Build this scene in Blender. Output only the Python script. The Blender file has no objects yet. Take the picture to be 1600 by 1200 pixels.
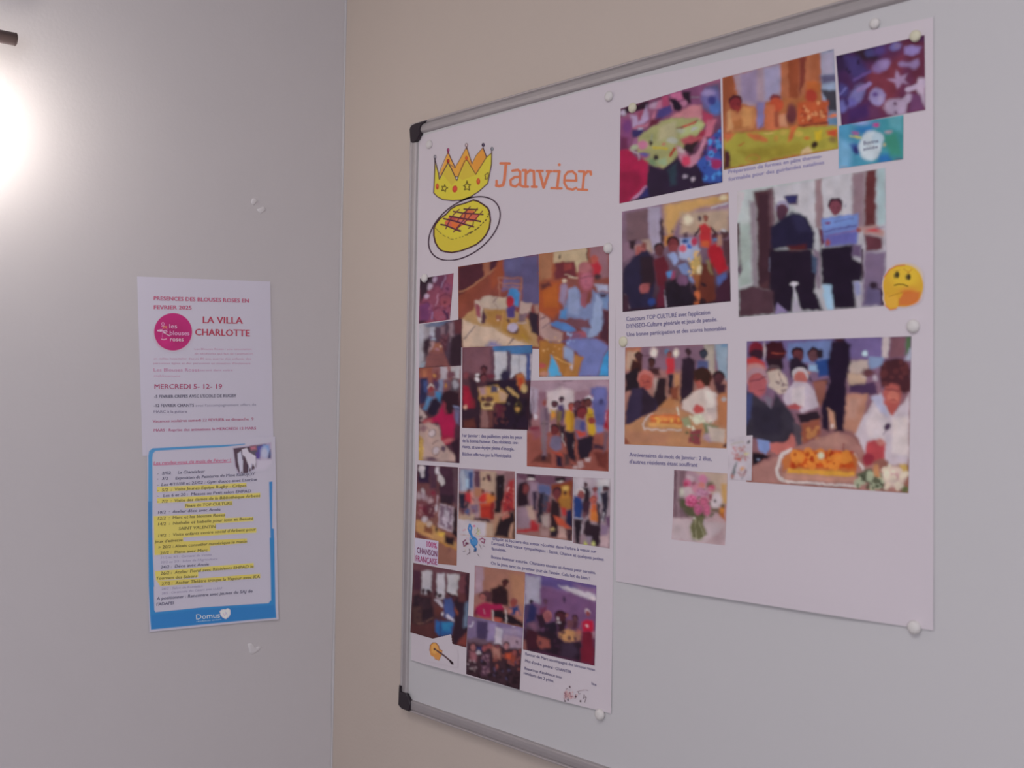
import bpy, bmesh, math, random
import numpy as np
from mathutils import Matrix, Vector

S = bpy.context.scene
COL = S.collection

# ------------------------------------------------------------------ camera
F = 2000.0                                    # focal length in pixels of a 1600x1200 frame
aV, cV = 0.0168, 0.0148
up = np.array([aV, -1.0, cV]); up /= np.linalg.norm(up)          # camera frame: x right, y down, z forward
left = np.array([-1580.0, 3.0, 2000.0]); left -= up * left.dot(up); left /= np.linalg.norm(left)
WX = -left                                     # along the right-hand wall, away from the corner
WZ = up
WY = np.cross(WZ, WX)                          # into the right-hand wall
R = np.stack([WX, WY, WZ])                     # camera vector -> world vector
def ray(px, py):
    d = np.stack([(np.asarray(px, float) - 800) / F, (np.asarray(py, float) - 600) / F, np.ones_like(np.asarray(px, float))], -1)
    return d @ R.T
CAM_H = 1.55
# room corner is at x = 0, y = 0; distance set so that the A4 flyer comes out 0.297 m tall
dc = ray(529.5, 600.0)                         # ray through the room corner
DIST = 2.27
CAM = np.array([-dc[0] * DIST, -dc[1] * DIST, CAM_H])
def on_right(px, py, d=0.0):                   # point at distance d in front of the right-hand wall (y = -d)
    v = ray(px, py); t = (-d - CAM[1]) / v[..., 1]
    return CAM + v * t[..., None] if v.ndim > 1 else CAM + v * t
def on_left(px, py, d=0.0):                    # point at distance d in front of the left-hand wall (x = d)
    v = ray(px, py); t = (d - CAM[0]) / v[..., 0]
    return CAM + v * t[..., None] if v.ndim > 1 else CAM + v * t

cam_d = bpy.data.cameras.new('camera'); cam = bpy.data.objects.new('camera', cam_d); COL.objects.link(cam)
M = Matrix([[R[i] @ np.array([1, 0, 0]), R[i] @ np.array([0, -1, 0]), R[i] @ np.array([0, 0, -1]), CAM[i]] for i in range(3)] + [[0, 0, 0, 1]])
cam.matrix_world = M
cam_d.sensor_width = 36.0; cam_d.lens = F / 1600 * 36.0
cam_d.clip_start = 0.02
cam_d.dof.use_dof = True; cam_d.dof.focus_distance = 1.92; cam_d.dof.aperture_fstop = 6.0
S.camera = cam

S.view_settings.view_transform = 'Standard'; S.view_settings.look = 'None'
S.view_settings.gamma = 1.0; S.view_settings.exposure = 0.0; S.view_settings.use_curve_mapping = False

def srgb(h):
    if isinstance(h, str): c = [int(h[i:i + 2], 16) / 255 for i in (0, 2, 4)]
    else: c = [v / 255 for v in h]
    return np.array([v / 12.92 if v <= 0.04045 else ((v + 0.055) / 1.055) ** 2.4 for v in c])

world = bpy.data.worlds.new('world'); S.world = world; world.use_nodes = True
world.node_tree.nodes['Background'].inputs[0].default_value = (0.9, 0.93, 1.0, 1)
world.node_tree.nodes['Background'].inputs[1].default_value = 0.3

def area(name, loc, target, size, size_y, power, col):
    l = bpy.data.lights.new(name, 'AREA'); l.shape = 'RECTANGLE'; l.size = size; l.size_y = size_y
    l.energy = power; l.color = col
    o = bpy.data.objects.new(name, l); COL.objects.link(o); o.location = loc
    o.rotation_euler = (Vector(target) - Vector(loc)).to_track_quat('-Z', 'Y').to_euler()
    return o
# added soft fill: unseen area lights behind the camera and under the ceiling
area('rear_fill', (3.55, -2.75, 1.6), (0.3, -0.1, 1.45), 1.7, 1.4, 38.5, (0.97, 1.0, 1.07))
area('ceiling_fill', (1.6, -1.5, 2.56), (1.6, -1.5, 0), 0.9, 0.9, 13.0, (1.0, 0.98, 0.99))

GLOW = 52.0                                    # strength of the wall lamp's bulb
# ------------------------------------------------------------------ materials
def mat(name, color, rough=0.6, metal=0.0, noise=0.0, nscale=40.0, bump=0.0, bscale=200.0, spec=0.4, emit=None, estr=0.0, coat=0.0):
    m = bpy.data.materials.new(name); m.use_nodes = True
    nt = m.node_tree; b = nt.nodes['Principled BSDF']
    c = list(color) + [1] if len(color) == 3 else list(color)
    b.inputs['Base Color'].default_value = c
    b.inputs['Roughness'].default_value = rough; b.inputs['Metallic'].default_value = metal
    b.inputs['Specular IOR Level'].default_value = spec
    if coat: b.inputs['Coat Weight'].default_value = coat; b.inputs['Coat Roughness'].default_value = 0.25
    tc = nt.nodes.new('ShaderNodeTexCoord')
    if noise:
        n = nt.nodes.new('ShaderNodeTexNoise'); n.inputs['Scale'].default_value = nscale; n.inputs['Detail'].default_value = 4
        r = nt.nodes.new('ShaderNodeMix'); r.data_type = 'RGBA'
        r.inputs[6].default_value = [v * (1 - noise) for v in c[:3]] + [1]
        r.inputs[7].default_value = [min(1, v * (1 + noise)) for v in c[:3]] + [1]
        nt.links.new(tc.outputs['Object'], n.inputs['Vector']); nt.links.new(n.outputs['Fac'], r.inputs[0])
        nt.links.new(r.outputs[2], b.inputs['Base Color'])
    if bump:
        n = nt.nodes.new('ShaderNodeTexNoise'); n.inputs['Scale'].default_value = bscale; n.inputs['Detail'].default_value = 3
        bp = nt.nodes.new('ShaderNodeBump'); bp.inputs['Strength'].default_value = bump; bp.inputs['Distance'].default_value = 0.001
        nt.links.new(tc.outputs['Object'], n.inputs['Vector']); nt.links.new(n.outputs['Fac'], bp.inputs['Height'])
        nt.links.new(bp.outputs[0], b.inputs['Normal'])
    if emit is not None:
        b.inputs['Emission Color'].default_value = list(emit) + [1]; b.inputs['Emission Strength'].default_value = estr
    return m

PAPER = np.array([0.72, 0.645, 0.70])         # lilac-white copy paper
PAPER_PX = srgb((174, 163, 174))
PAPERL = np.array([0.74, 0.71, 0.84])
PAPERL_PX = srgb((163, 157, 172))
m_wall_l = mat('wall_paint_white', (0.63, 0.597, 0.622), 0.75, noise=0.02, nscale=9, bump=0.25, bscale=160, spec=0.2)
m_wall_r = mat('wall_paint_cream', (0.63, 0.535, 0.475), 0.75, noise=0.02, nscale=9, bump=0.3, bscale=160, spec=0.2)
m_ceil = mat('ceiling_paint', (0.75, 0.74, 0.72), 0.9)
m_floor = mat('floor_vinyl', (0.22, 0.19, 0.19), 0.5, noise=0.1, nscale=20)
m_board = mat('whiteboard_enamel', (0.635, 0.615, 0.635), 0.36, noise=0.012, nscale=3, spec=0.35)
m_alu = mat('brushed_aluminium', (0.52, 0.48, 0.49), 0.62, metal=0.8, noise=0.05, nscale=60)
m_alu_lip = mat('aluminium_lip', (0.66, 0.60, 0.60), 0.45, metal=0.6)
m_black = mat('dark_plastic', (0.022, 0.012, 0.02), 0.4)
m_magnet = mat('magnet_plastic', (0.73, 0.69, 0.68), 0.6, spec=0.25)
m_magnet_y = mat('magnet_plastic_yellowed', (0.72, 0.68, 0.52), 0.6, spec=0.25)
m_bronze = mat('lamp_bronze', (0.16, 0.12, 0.12), 0.42, metal=0.7)
m_paper = mat('poster_paper', PAPER, 0.55, noise=0.008, nscale=6, spec=0.3)
m_paperl = mat('flyer_paper', PAPERL, 0.6, noise=0.008, nscale=6, spec=0.3)
m_putty = mat('adhesive_putty', (0.72, 0.69, 0.72), 0.6)
m_white = mat('white_plastic', (0.8, 0.8, 0.8), 0.4)
m_glow = mat('lamp_diffuser', (0.9, 0.9, 0.85), 0.5, emit=(1, 0.93, 0.82), estr=GLOW)
def vcol_mat(name, rough):
    m = bpy.data.materials.new(name); m.use_nodes = True; nt = m.node_tree; b = nt.nodes['Principled BSDF']
    a = nt.nodes.new('ShaderNodeAttribute'); a.attribute_name = 'ink'
    nt.links.new(a.outputs['Color'], b.inputs['Base Color']); b.inputs['Roughness'].default_value = rough
    b.inputs['Specular IOR Level'].default_value = 0.12
    return m
m_print = vcol_mat('printed_ink', 0.5)
_inks = {}
def ink(h, side):
    k = (h, side)
    if k not in _inks:
        a = srgb(h) * ((PAPER / PAPER_PX) if side == 'r' else (PAPERL / PAPERL_PX))
        _inks[k] = mat('ink_' + h, np.clip(a, 0, .95), 0.55, spec=0.3)
    return _inks[k]

# ------------------------------------------------------------------ object helpers
def link(name, me, m, parent=None, kind=None):
    o = bpy.data.objects.new(name, me); COL.objects.link(o)
    if m is not None: me.materials.append(m)
    if parent is not None: o.parent = parent; o.matrix_parent_inverse = parent.matrix_world.inverted() if False else Matrix.Translation(-parent.location)
    if kind: o['kind'] = kind
    return o
def tag(o, label, cat, group=None):
    o['label'] = label; o['category'] = cat
    if group: o['group'] = group
    return o
def empty(name, loc, label, cat, group=None):
    o = bpy.data.objects.new(name, None); COL.objects.link(o); o.location = loc; o.empty_display_size = 0.02
    return tag(o, label, cat, group)
def mesh_from(name, v, f, smooth=False):
    me = bpy.data.meshes.new(name); me.from_pydata([tuple(map(float, p)) for p in v], [], f); me.update()
    if smooth: me.polygons.foreach_set('use_smooth', [True] * len(me.polygons))
    return me
def box(name, lo, hi, m, parent=None, kind=None, bevel=0.0):
    bm = bmesh.new(); bmesh.ops.create_cube(bm, size=1)
    for v in bm.verts: v.co = Vector([lo[i] + (v.co[i] + .5) * (hi[i] - lo[i]) for i in range(3)])
    if bevel: bmesh.ops.bevel(bm, geom=bm.edges[:] , offset=bevel, segments=2, affect='EDGES', profile=0.5)
    me = bpy.data.meshes.new(name); bm.to_mesh(me); bm.free()
    return link(name, me, m, parent, kind)

# ------------------------------------------------------------------ painter: printed pictures as coloured points on the paper
_rng = np.random.RandomState(5)
_T = _rng.rand(64, 64)
def vnoise(x, y, s):
    x = x / s; y = y / s; xi = np.floor(x).astype(int); yi = np.floor(y).astype(int); fx = x - xi; fy = y - yi
    fx = fx * fx * (3 - 2 * fx); fy = fy * fy * (3 - 2 * fy)
    g = lambda a, b: _T[a % 64, b % 64]
    return (g(xi, yi) * (1 - fx) + g(xi + 1, yi) * fx) * (1 - fy) + (g(xi, yi + 1) * (1 - fx) + g(xi + 1, yi + 1) * fx) * fy
def seg_dist(x, y, x0, y0, x1, y1):
    dx, dy = x1 - x0, y1 - y0; L = dx * dx + dy * dy + 1e-9
    t = np.clip(((x - x0) * dx + (y - y0) * dy) / L, 0, 1)
    return np.hypot(x - x0 - t * dx, y - y0 - t * dy)
def poly_sd(x, y, P):
    n = len(P); d = np.full(x.shape, 1e9); ins = np.zeros(x.shape, bool)
    for i in range(n):
        x0, y0 = P[i]; x1, y1 = P[(i + 1) % n]
        d = np.minimum(d, seg_dist(x, y, x0, y0, x1, y1))
        if y0 != y1:
            c = ((y0 > y) != (y1 > y)) & (x < (x1 - x0) * (y - y0) / (y1 - y0) + x0); ins ^= c
    return np.where(ins, -d, d)
WARP = [0.0, 0.0]; LW = [1.0]
def paint(px, py, ox, oy, s, spec, C, A, to_ink):
    """spec lines, coordinates in sub-frame units (ox, oy, scale s): p/e/l/g/f/n"""
    X = (px + WARP[0] - ox) * s; Y = (py + WARP[1] - oy) * s
    def put(c, a):
        c = to_ink(c); C[:] = C * (1 - a[:, None]) + c * a[:, None]; np.maximum(A, a, out=A)
    for ln in spec.strip().splitlines():
        for item in ln.split(';'):
            t = item.split()
            if not t: continue
            k, c = t[0], t[1]; v = [float(q) for q in t[2:]] if k not in 'gf' else None
            if k == 'g':
                c1, c2 = to_ink(c), to_ink(t[2]); x0, y0, x1, y1 = map(float, t[3:7])
                dx, dy = x1 - x0, y1 - y0; u = np.clip(((X - x0) * dx + (Y - y0) * dy) / (dx * dx + dy * dy), 0, 1)[:, None]
                C[:] = c1 * (1 - u) + c2 * u; A[:] = 1
            elif k == 'p':
                b = v[0] * s; P = list(zip(v[1::2], v[2::2])); put(c, np.clip(.5 - poly_sd(X, Y, P) / max(b, .3), 0, 1))
            elif k == 'e':
                b, cx, cy, rx, ry = v[:5]; an = math.radians(v[5]) if len(v) > 5 else 0
                b *= s; dx = X - cx; dy = Y - cy; ca, sa = math.cos(an), math.sin(an)
                u = (dx * ca + dy * sa) / rx; w = (-dx * sa + dy * ca) / ry
                rr = np.hypot(u, w); put(c, np.clip(.5 - (rr - 1) * min(rx, ry) / max(b, .3), 0, 1))
            elif k == 'l':
                w = v[0] * LW[0]; pts = list(zip(v[1::2], v[2::2])); d = np.full(X.shape, 1e9)
                for i in range(len(pts) - 1): d = np.minimum(d, seg_dist(X, Y, *pts[i], *pts[i + 1]))
                put(c, np.clip(.5 - (d - w / 2) / (0.9 * s), 0, 1))
            elif k == 'f':                      # head: face colour, hair colour, cx cy r
                hc = t[2]; cx, cy, r = map(float, t[3:6])
                for cc, oy_, rx, ry in ((hc, -.22, .96, .98), (c, .20, .78, .94)):
                    rr = np.hypot((X - cx) / (r * rx), (Y - cy - oy_ * r) / (r * ry)); put(cc, np.clip(.5 - (rr - 1) * r / (1.3 * s), 0, 1))
                if r / s > 3.5:                 # eyes, mouth and the shaded side of the face
                    dk = '3c2228'
                    for ex, ey, ew, eh, al in ((-.28, .12, .17, .10, .55), (.26, .12, .17, .10, .55), (0, .68, .26, .08, .45), (.42, .35, .30, .50, .18), (-.02, .38, .09, .16, .2)):
                        q = np.hypot((X - cx - ex * r) / (ew * r), (Y - cy - ey * r) / (eh * r)); put(dk, al * np.clip(1.3 - q, 0, 1))
            elif k == 'o':                      # outline ellipse: width cx cy rx ry ang
                w, cx, cy, rx, ry = v[:5]; w *= LW[0]; an = math.radians(v[5]) if len(v) > 5 else 0
                dx = X - cx; dy = Y - cy; ca, sa = math.cos(an), math.sin(an)
                u = (dx * ca + dy * sa) / rx; q = (-dx * sa + dy * ca) / ry
                rr = np.hypot(u, q); g = np.hypot(u / rx, q / ry) / np.maximum(rr, 1e-6)
                d = np.abs(rr - 1) / np.maximum(g, 1e-6); put(c, np.clip(.5 - (d - w / 2) / (0.9 * s), 0, 1))
            elif k == 'n':                      # scatter of small blobs: seed count x0 y0 x1 y1 rmin rmax
                sd, n, x0, y0, x1, y1, r0, r1 = v; rg = random.Random(int(sd))
                for _ in range(int(n)):
                    bx, by, r = rg.uniform(x0, x1), rg.uniform(y0, y1), rg.uniform(r0, r1)
                    q = np.hypot((X - bx), (Y - by) * rg.uniform(.6, 1.4)); put(c, .8 * np.clip(.5 - (q - r) / (1.1 * s), 0, 1))
def lift_fn(side):
    return LIFT.get(side)
class Sheet:
    """a sheet of paper on a wall plane: pixel corners TL TR BR BL -> plane; lift(u, v) bows it off the wall"""
    def __init__(s, side, quad, d, lift):
        s.side, s.d, s.lift = side, d, lift
        s.proj = on_right if side == 'r' else on_left
        s.P = [s.proj(*q, d) for q in quad]
        A = []
        for (x, y), (u, v) in zip(quad, ((0, 0), (1, 0), (1, 1), (0, 1))):
            A.append([x, y, 1, 0, 0, 0, -u * x, -u * y]); A.append([0, 0, 0, x, y, 1, -v * x, -v * y])
        b = np.array([0, 0, 1, 0, 1, 1, 0, 1], float); s.H = np.linalg.solve(np.array(A), b)
    def uv(s, px, py):
        h = s.H; w = h[6] * px + h[7] * py + 1
        return (h[0] * px + h[1] * py + h[2]) / w, (h[3] * px + h[4] * py + h[5]) / w
    def pts(s, px, py, e=0.0):
        px = np.asarray(px, float); py = np.asarray(py, float)
        u, v = s.uv(px, py); P = s.proj(px, py, s.d)
        off = s.lift(np.clip(u, 0, 1), np.clip(v, 0, 1)) + e
        P = P.copy()
        if s.side == 'r': P[..., 1] -= off
        else: P[..., 0] += off
        return P
def sheet_obj(name, sh, m, thick, nu, nv):
    """paper: front face follows the lift, with real thickness"""
    us = np.linspace(0, 1, nu + 1); vs = np.linspace(0, 1, nv + 1); V = []; Fc = []
    P = np.array(sh.P)
    for k in (0, 1):
        for v in vs:
            for u in us:
                p = P[0] * (1 - u) * (1 - v) + P[1] * u * (1 - v) + P[2] * u * v + P[3] * (1 - u) * v
                off = sh.lift(np.array(u), np.array(v)) - (thick if k else 0)
                q = p.copy()
                if sh.side == 'r': q[1] -= off
                else: q[0] += off
                V.append(q)
    W = nu + 1; N = W * (nv + 1)
    for j in range(nv):
        for i in range(nu):
            a = j * W + i; Fc.append((a, a + W, a + W + 1, a + 1)); Fc.append((N + a, N + a + 1, N + a + W + 1, N + a + W))
    ring = [i for i in range(W)] + [j * W + nu for j in range(1, nv + 1)] + [nv * W + i for i in range(nu - 1, -1, -1)] + [j * W for j in range(nv - 1, 0, -1)]
    for i in range(len(ring)):
        a, b = ring[i], ring[(i + 1) % len(ring)]; Fc.append((a, b, N + b, N + a))
    me = mesh_from(name, V, Fc)
    return me
def print_obj(name, parent, sh, quad, specs, e, step=1.15, label=None, drop=True, mottle=0.0, base=None, lw=1.0):
    side = sh.side; PK = (PAPER / PAPER_PX) if side == 'r' else (PAPERL / PAPERL_PX)
    BASE = PAPER if side == 'r' else PAPERL
    def to_ink(h):
        if h == 'pppppp': return BASE
        c = srgb(h)
        if mottle:                              # photo prints are denser than plain ink, least so in their whites
            t = min(1.0, c.mean() / .36) ** 1.3
            c = c * (np.array([.86, .77, .77]) * (1 - t) + t * .86)
        return np.clip(c * PK, 0, .95)
    q = np.array(quad, float)
    w = max(np.hypot(*(q[1] - q[0])), np.hypot(*(q[2] - q[3]))); h = max(np.hypot(*(q[3] - q[0])), np.hypot(*(q[2] - q[1])))
    nx, ny = max(2, int(w / step)), max(2, int(h / step))
    U, V = np.meshgrid(np.linspace(0, 1, nx + 1), np.linspace(0, 1, ny + 1)); U = U.ravel(); V = V.ravel()
    B = np.stack([(1 - U) * (1 - V), U * (1 - V), U * V, (1 - U) * V], 1) @ q
    px, py = B[:, 0], B[:, 1]
    C = np.tile(PAPER if side == 'r' else PAPERL, (len(px), 1)).astype(float); A = np.zeros(len(px))
    if base is not None: C[:] = to_ink(base); A[:] = 1
    LW[0] = lw
    if mottle:                                  # photographs: soft, slightly wandering edges
        WARP[0] = 2.3 * (vnoise(px, py, 7.0) - .5) + 1.3 * (vnoise(px + 50, py, 3.1) - .5)
        WARP[1] = 2.3 * (vnoise(px + 17, py + 90, 7.0) - .5) + 1.3 * (vnoise(px, py + 50, 3.1) - .5)
    else: WARP[0] = WARP[1] = 0.0
    for ox, oy, s, spec in specs: paint(px, py, ox, oy, s, spec, C, A, to_ink)
    if mottle:
        n = (vnoise(px + q[0][0], py, 6.3) + .6 * vnoise(px, py + q[0][1], 2.7) - .8)
        n2 = vnoise(px + 31, py + 7, 9.1) - .5
        C *= (1 + mottle * n)[:, None]; C[:, 0] *= 1 + mottle * .5 * n2; C[:, 2] *= 1 - mottle * .5 * n2
        C = np.clip(C, 0, .95)
    if mottle:
        G = C.reshape(ny + 1, nx + 1, 3)
        for _ in range(2):
            H = np.pad(G, ((1, 1), (1, 1), (0, 0)), 'edge'); G = (H[:-2, 1:-1] + 2 * H[1:-1, 1:-1] + H[2:, 1:-1]) / 4
            H = np.pad(G, ((1, 1), (1, 1), (0, 0)), 'edge'); G = (H[1:-1, :-2] + 2 * H[1:-1, 1:-1] + H[1:-1, 2:]) / 4
        C = G.reshape(-1, 3) * (1 + .05 * (vnoise(px + 3, py + 5, 1.9) - .5) + .26 * (vnoise(px + 40, py + 11, 12.5) - .5))[:, None]
        C = np.clip(C, 0, .95)
    P = sh.pts(px, py, e)
    W = nx + 1
    a = (np.arange(ny)[:, None] * W + np.arange(nx)[None, :]).ravel()
    F4 = np.stack([a, a + W, a + W + 1, a + 1], 1)
    if drop: F4 = F4[A[F4].max(1) > 0.02]
    used = np.unique(F4); remap = np.full(len(px), -1); remap[used] = np.arange(len(used)); F4 = remap[F4]; P = P[used]; C = C[used]
    me = bpy.data.meshes.new(name); me.vertices.add(len(P)); me.vertices.foreach_set('co', P.astype(np.float32).ravel())
    me.loops.add(F4.size); me.loops.foreach_set('vertex_index', F4.astype(np.int32).ravel())
    me.polygons.add(len(F4)); me.polygons.foreach_set('loop_start', np.arange(0, F4.size, 4, dtype=np.int32))
    me.update(calc_edges=True); me.validate()
    at = me.attributes.new('ink', 'FLOAT_COLOR', 'POINT')
    at.data.foreach_set('color', np.concatenate([C, np.ones((len(C), 1))], 1).astype(np.float32).ravel())
    o = link(name, me, m_print, parent)
    if label: o['label'] = label
    return o

# lettering with Blender's own font, laid on the paper
_fc = bpy.data.curves.new('lettering', 'FONT'); _fo = bpy.data.objects.new('lettering', _fc)
COL.objects.link(_fo)
def glyph_mesh(txt, bold, shear):
    _fc.body = txt; _fc.offset = 0; _fc.shear = shear; _fc.resolution_u = 2; _fc.size = 1.0; _fc.fill_mode = 'FRONT'
    dg = bpy.context.evaluated_depsgraph_get(); dg.update()
    me = _fo.evaluated_get(dg).to_mesh(); n = len(me.vertices)
    v = np.zeros(n * 3, np.float32); me.vertices.foreach_get('co', v); f = [tuple(p.vertices) for p in me.polygons]
    _fo.evaluated_get(dg).to_mesh_clear()
    v = v.reshape(-1, 3).astype(float); n = len(v)
    if bold:                                    # heavier weight: shifted copies of the letters
        cop = [(0, 0), (bold, 0), (bold * 2, 0), (bold, bold * .7)]
        f = [tuple(i + k * n for i in q) for k in range(len(cop)) for q in f]
        v = np.concatenate([v + np.array([a, b, 0.001 * k]) for k, (a, b) in enumerate(cop)])
    return v, f
def text(parent, sh, txt, x0, y0, x1, y1, h, col, ox=0, oy=0, s=1.0, bold=0.0, shear=0.0, name='printed_text', e=0.0004, lean=0.0, label=None):
    v, f = glyph_mesh(txt, bold, shear)
    if not len(v): return
    W0, W1 = v[:, 0].min(), v[:, 0].max(); u = (v[:, 0] - W0) / (W1 - W0); t = v[:, 1] / 0.70
    x = x0 + u * (x1 - x0) + t * h * lean; y = y0 + u * (y1 - y0) - t * h
    P = sh.pts(ox + x / s, oy + y / s, e + v[:, 2] * 0.07)
    me = mesh_from(name, P, f)
    o = link(name, me, ink(col, sh.side), parent)
    if label: o['label'] = label
    return o

# ------------------------------------------------------------------ room
RX, RY, RH = 4.0, -3.6, 2.6
box('floor', (-0.12, RY - 0.12, -0.1), (RX + 0.12, 0.12, 0.0), m_floor, kind='structure')
box('ceiling', (-0.12, RY - 0.12, RH), (RX + 0.12, 0.12, RH + 0.1), m_ceil, kind='structure')
box('wall_left', (-0.12, RY, 0), (0.0, 0.12, RH), m_wall_l, kind='structure')
box('wall_right', (0.0, 0.0, 0), (RX, 0.12, RH), m_wall_r, kind='structure')
box('wall_side', (RX, RY, 0), (RX + 0.12, 0.12, RH), m_wall_l, kind='structure')
box('wall_back', (-0.12, RY - 0.12, 0), (RX + 0.12, RY, RH), m_wall_l, kind='structure')
box('baseboard_left', (0.0, RY, 0), (0.012, 0.0, 0.08), m_white, kind='structure')
box('baseboard_right', (0.012, -0.012, 0), (RX, 0.0, 0.08), m_white, kind='structure')
# fine bead of paint running down the corner joint
V = []; Fc = []
for k in range(41):
    z = 0.08 + (RH - 0.08) * k / 40; w = 0.0022 + 0.0005 * math.sin(k * 1.7)
    V += [(0, -w * 1.6, z), (w * .5, -w * .5, z), (w * 1.4, 0, z), (0, 0, z)]
    if k:
        a = 4 * (k - 1)
        Fc += [(a + i, a + (i + 1) % 4, a + 4 + (i + 1) % 4, a + 4 + i) for i in range(4)]
link('trim_1', mesh_from('trim_1', V, Fc, True), m_wall_l, kind='structure')

# ------------------------------------------------------------------ whiteboard
BX0, BX1, BZ0, BZ1 = 0.2345, 1.53, 1.0530, 2.0010
FW = 0.0195                                    # rail width
board = empty('whiteboard', ((BX0 + BX1) / 2, -0.008, BZ0), 'large white board in a thin aluminium frame with dark corner caps on the cream wall', 'whiteboard')
box('board_surface', (BX0 + .006, -0.0102, BZ0 + .006), (BX1 - .006, -0.001, BZ1 - .006), m_board, board)
BD = 0.0102                                    # distance of the writing surface from the wall
prof = [(0.0, 0.001), (0.0, 0.0125), (0.0008, 0.0140), (0.0024, 0.0148), (0.0036, 0.0140), (0.0042, 0.0132), (0.0052, 0.0140), (0.0065, 0.0150), (0.0120, 0.0156), (0.0165, 0.0150), (0.0185, 0.0135), (FW, 0.0103), (FW, 0.001)]
def rail(name, p0, p1, inward, m=m_alu, pr=prof, e0=0.0, e1=0.0):
    """profile (w inward from the outer edge, d off the wall) swept from p0 to p1 in the wall plane"""
    V = []; n = len(pr)
    ax = (Vector(p1) - Vector(p0)).normalized()
    for k, p in enumerate((p0, p1)):
        for w, d in pr:
            mit = w * (1 if k == 0 else -1)    # mitred ends
            x = p[0] + inward[0] * w + ax[0] * mit; z = p[1] + inward[1] * w + ax[1] * mit
            V.append((x, -d, z))
    Fc = [(i, (i + 1) % n, n + (i + 1) % n, n + i) for i in range(n)] + [tuple(range(n - 1, -1, -1)), tuple(range(n, 2 * n))]
    return link(name, mesh_from(name, V, Fc), m, board)
rail('frame_rail', (BX0, BZ1), (BX1, BZ1), (0, -1)); rail('frame_rail', (BX0, BZ0), (BX1, BZ0), (0, 1))
rail('frame_rail', (BX0, BZ0), (BX0, BZ1), (1, 0)); rail('frame_rail', (BX1, BZ0), (BX1, BZ1), (-1, 0))
lip = [(0.0016, 0.0142), (0.0020, 0.0154), (0.0031, 0.0154), (0.0034, 0.0142)]
for a, b, i in (((BX0, BZ1), (BX1, BZ1), (0, -1)), ((BX0, BZ0), (BX1, BZ0), (0, 1)), ((BX0, BZ0), (BX0, BZ1), (1, 0)), ((BX1, BZ0), (BX1, BZ1), (-1, 0))):
    rail('frame_lip', a, b, i, m_alu_lip, lip)
def cap(pix, mirror=False):
    P = [on_right(x, y, .0175) for x, y in pix]
    P = [(BX0 + BX1 - p[0] if mirror else p[0], p[2]) for p in P]
    if mirror: P.reverse()
    cx = sum(p[0] for p in P) / len(P); cz = sum(p[1] for p in P) / len(P); n = len(P); V = []
    for d, sc in ((0.0120, 1.0), (0.0163, 1.0), (0.0175, 0.93)):
        V += [(cx + (x - cx) * sc, -d, cz + (z - cz) * sc) for x, z in P]
    Fc = []
    for k in (0, 1): Fc += [(k * n + i, k * n + (i + 1) % n, (k + 1) * n + (i + 1) % n, (k + 1) * n + i) for i in range(n)]
    Fc += [tuple(range(2 * n, 3 * n)), tuple(range(n - 1, -1, -1))]
    me = mesh_from('corner_cap', V, Fc)
    bm = bmesh.new(); bm.from_mesh(me); bmesh.ops.recalc_face_normals(bm, faces=bm.faces[:]); bm.to_mesh(me); bm.free()
    link('corner_cap', me, m_black, board)
TLc = [(639.2, 202), (640.5, 198), (643.5, 195), (648, 193), (654, 191.2), (660, 189.4), (666, 187.4), (661, 191.5), (657.5, 195), (656, 199), (655.2, 203), (655.5, 207), (655.8, 209.5), (653.5, 213), (652, 217.5), (647.5, 222), (643.5, 223), (640.5, 221.5), (640, 216)]
BLc = [(623, 1070.5), (625, 1072), (625.6, 1080), (629, 1081.6), (634.5, 1084), (636, 1088), (639, 1094), (640.6, 1101), (640, 1106), (638.4, 1112), (633, 1110), (627, 1107.5), (623.5, 1104), (621.6, 1101), (622, 1094), (622.4, 1082)]
for c in (TLc, BLc):
    cap(c); cap(c, True)

# ------------------------------------------------------------------ wall lamp at the left edge of the frame
lp = on_left(8, 61, 0.045)
LY, LZ, LXx = lp[1], lp[2], 0.045
lamp = empty('wall_lamp', (0.0, LY - 0.16, LZ), 'dark bronze wall lamp glowing on the white wall, only its bar tip in view', 'wall lamp')
def tube(name, p0, p1, r, m, parent, seg=24, cap_in=0.0):
    p0, p1 = Vector(p0), Vector(p1); ax = (p1 - p0).normalized(); q = ax.to_track_quat('Z', 'Y'); V = []; Fc = []
    rings = [(0, r * .9), (0.0015, r), ((p1 - p0).length - 0.0015, r), ((p1 - p0).length, r * .9)]
    for z, rr in rings:
        V += [p0 + q @ Vector((rr * math.cos(2 * math.pi * i / seg), rr * math.sin(2 * math.pi * i / seg), z)) for i in range(seg)]
    for k in range(3): Fc += [(k * seg + i, k * seg + (i + 1) % seg, (k + 1) * seg + (i + 1) % seg, (k + 1) * seg + i) for i in range(seg)]
    Fc += [tuple(range(seg - 1, -1, -1)), tuple(range(3 * seg, 4 * seg))]
    return link(name, mesh_from(name, V, Fc, True), m, parent)
te = on_left(24, 61.5, 0.045)
TR_ = 0.0095
tube('shade_tube', (LXx, te[1] - 0.34, te[2] + 0.006), (LXx, te[1], te[2]), TR_, m_bronze, lamp)
tube('end_cap', (LXx, te[1] - 0.0012, te[2]), (LXx, te[1] + 0.0012, te[2]), TR_ * 1.04, m_bronze, lamp)
tube('arm', (0.004, te[1] - 0.17, te[2]), (LXx, te[1] - 0.17, te[2]), 0.006, m_bronze, lamp)
tube('wall_plate', (0.0, te[1] - 0.17, te[2]), (0.008, te[1] - 0.17, te[2]), 0.03, m_bronze, lamp)
BL = on_left(-46, 172, 0.10)                   # the bulb hangs below the tube, just out of frame
tube('lamp_stem', (BL[0], BL[1], te[2] + 0.002), (BL[0], BL[1], BL[2] + 0.045), 0.006, m_bronze, lamp)
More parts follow.
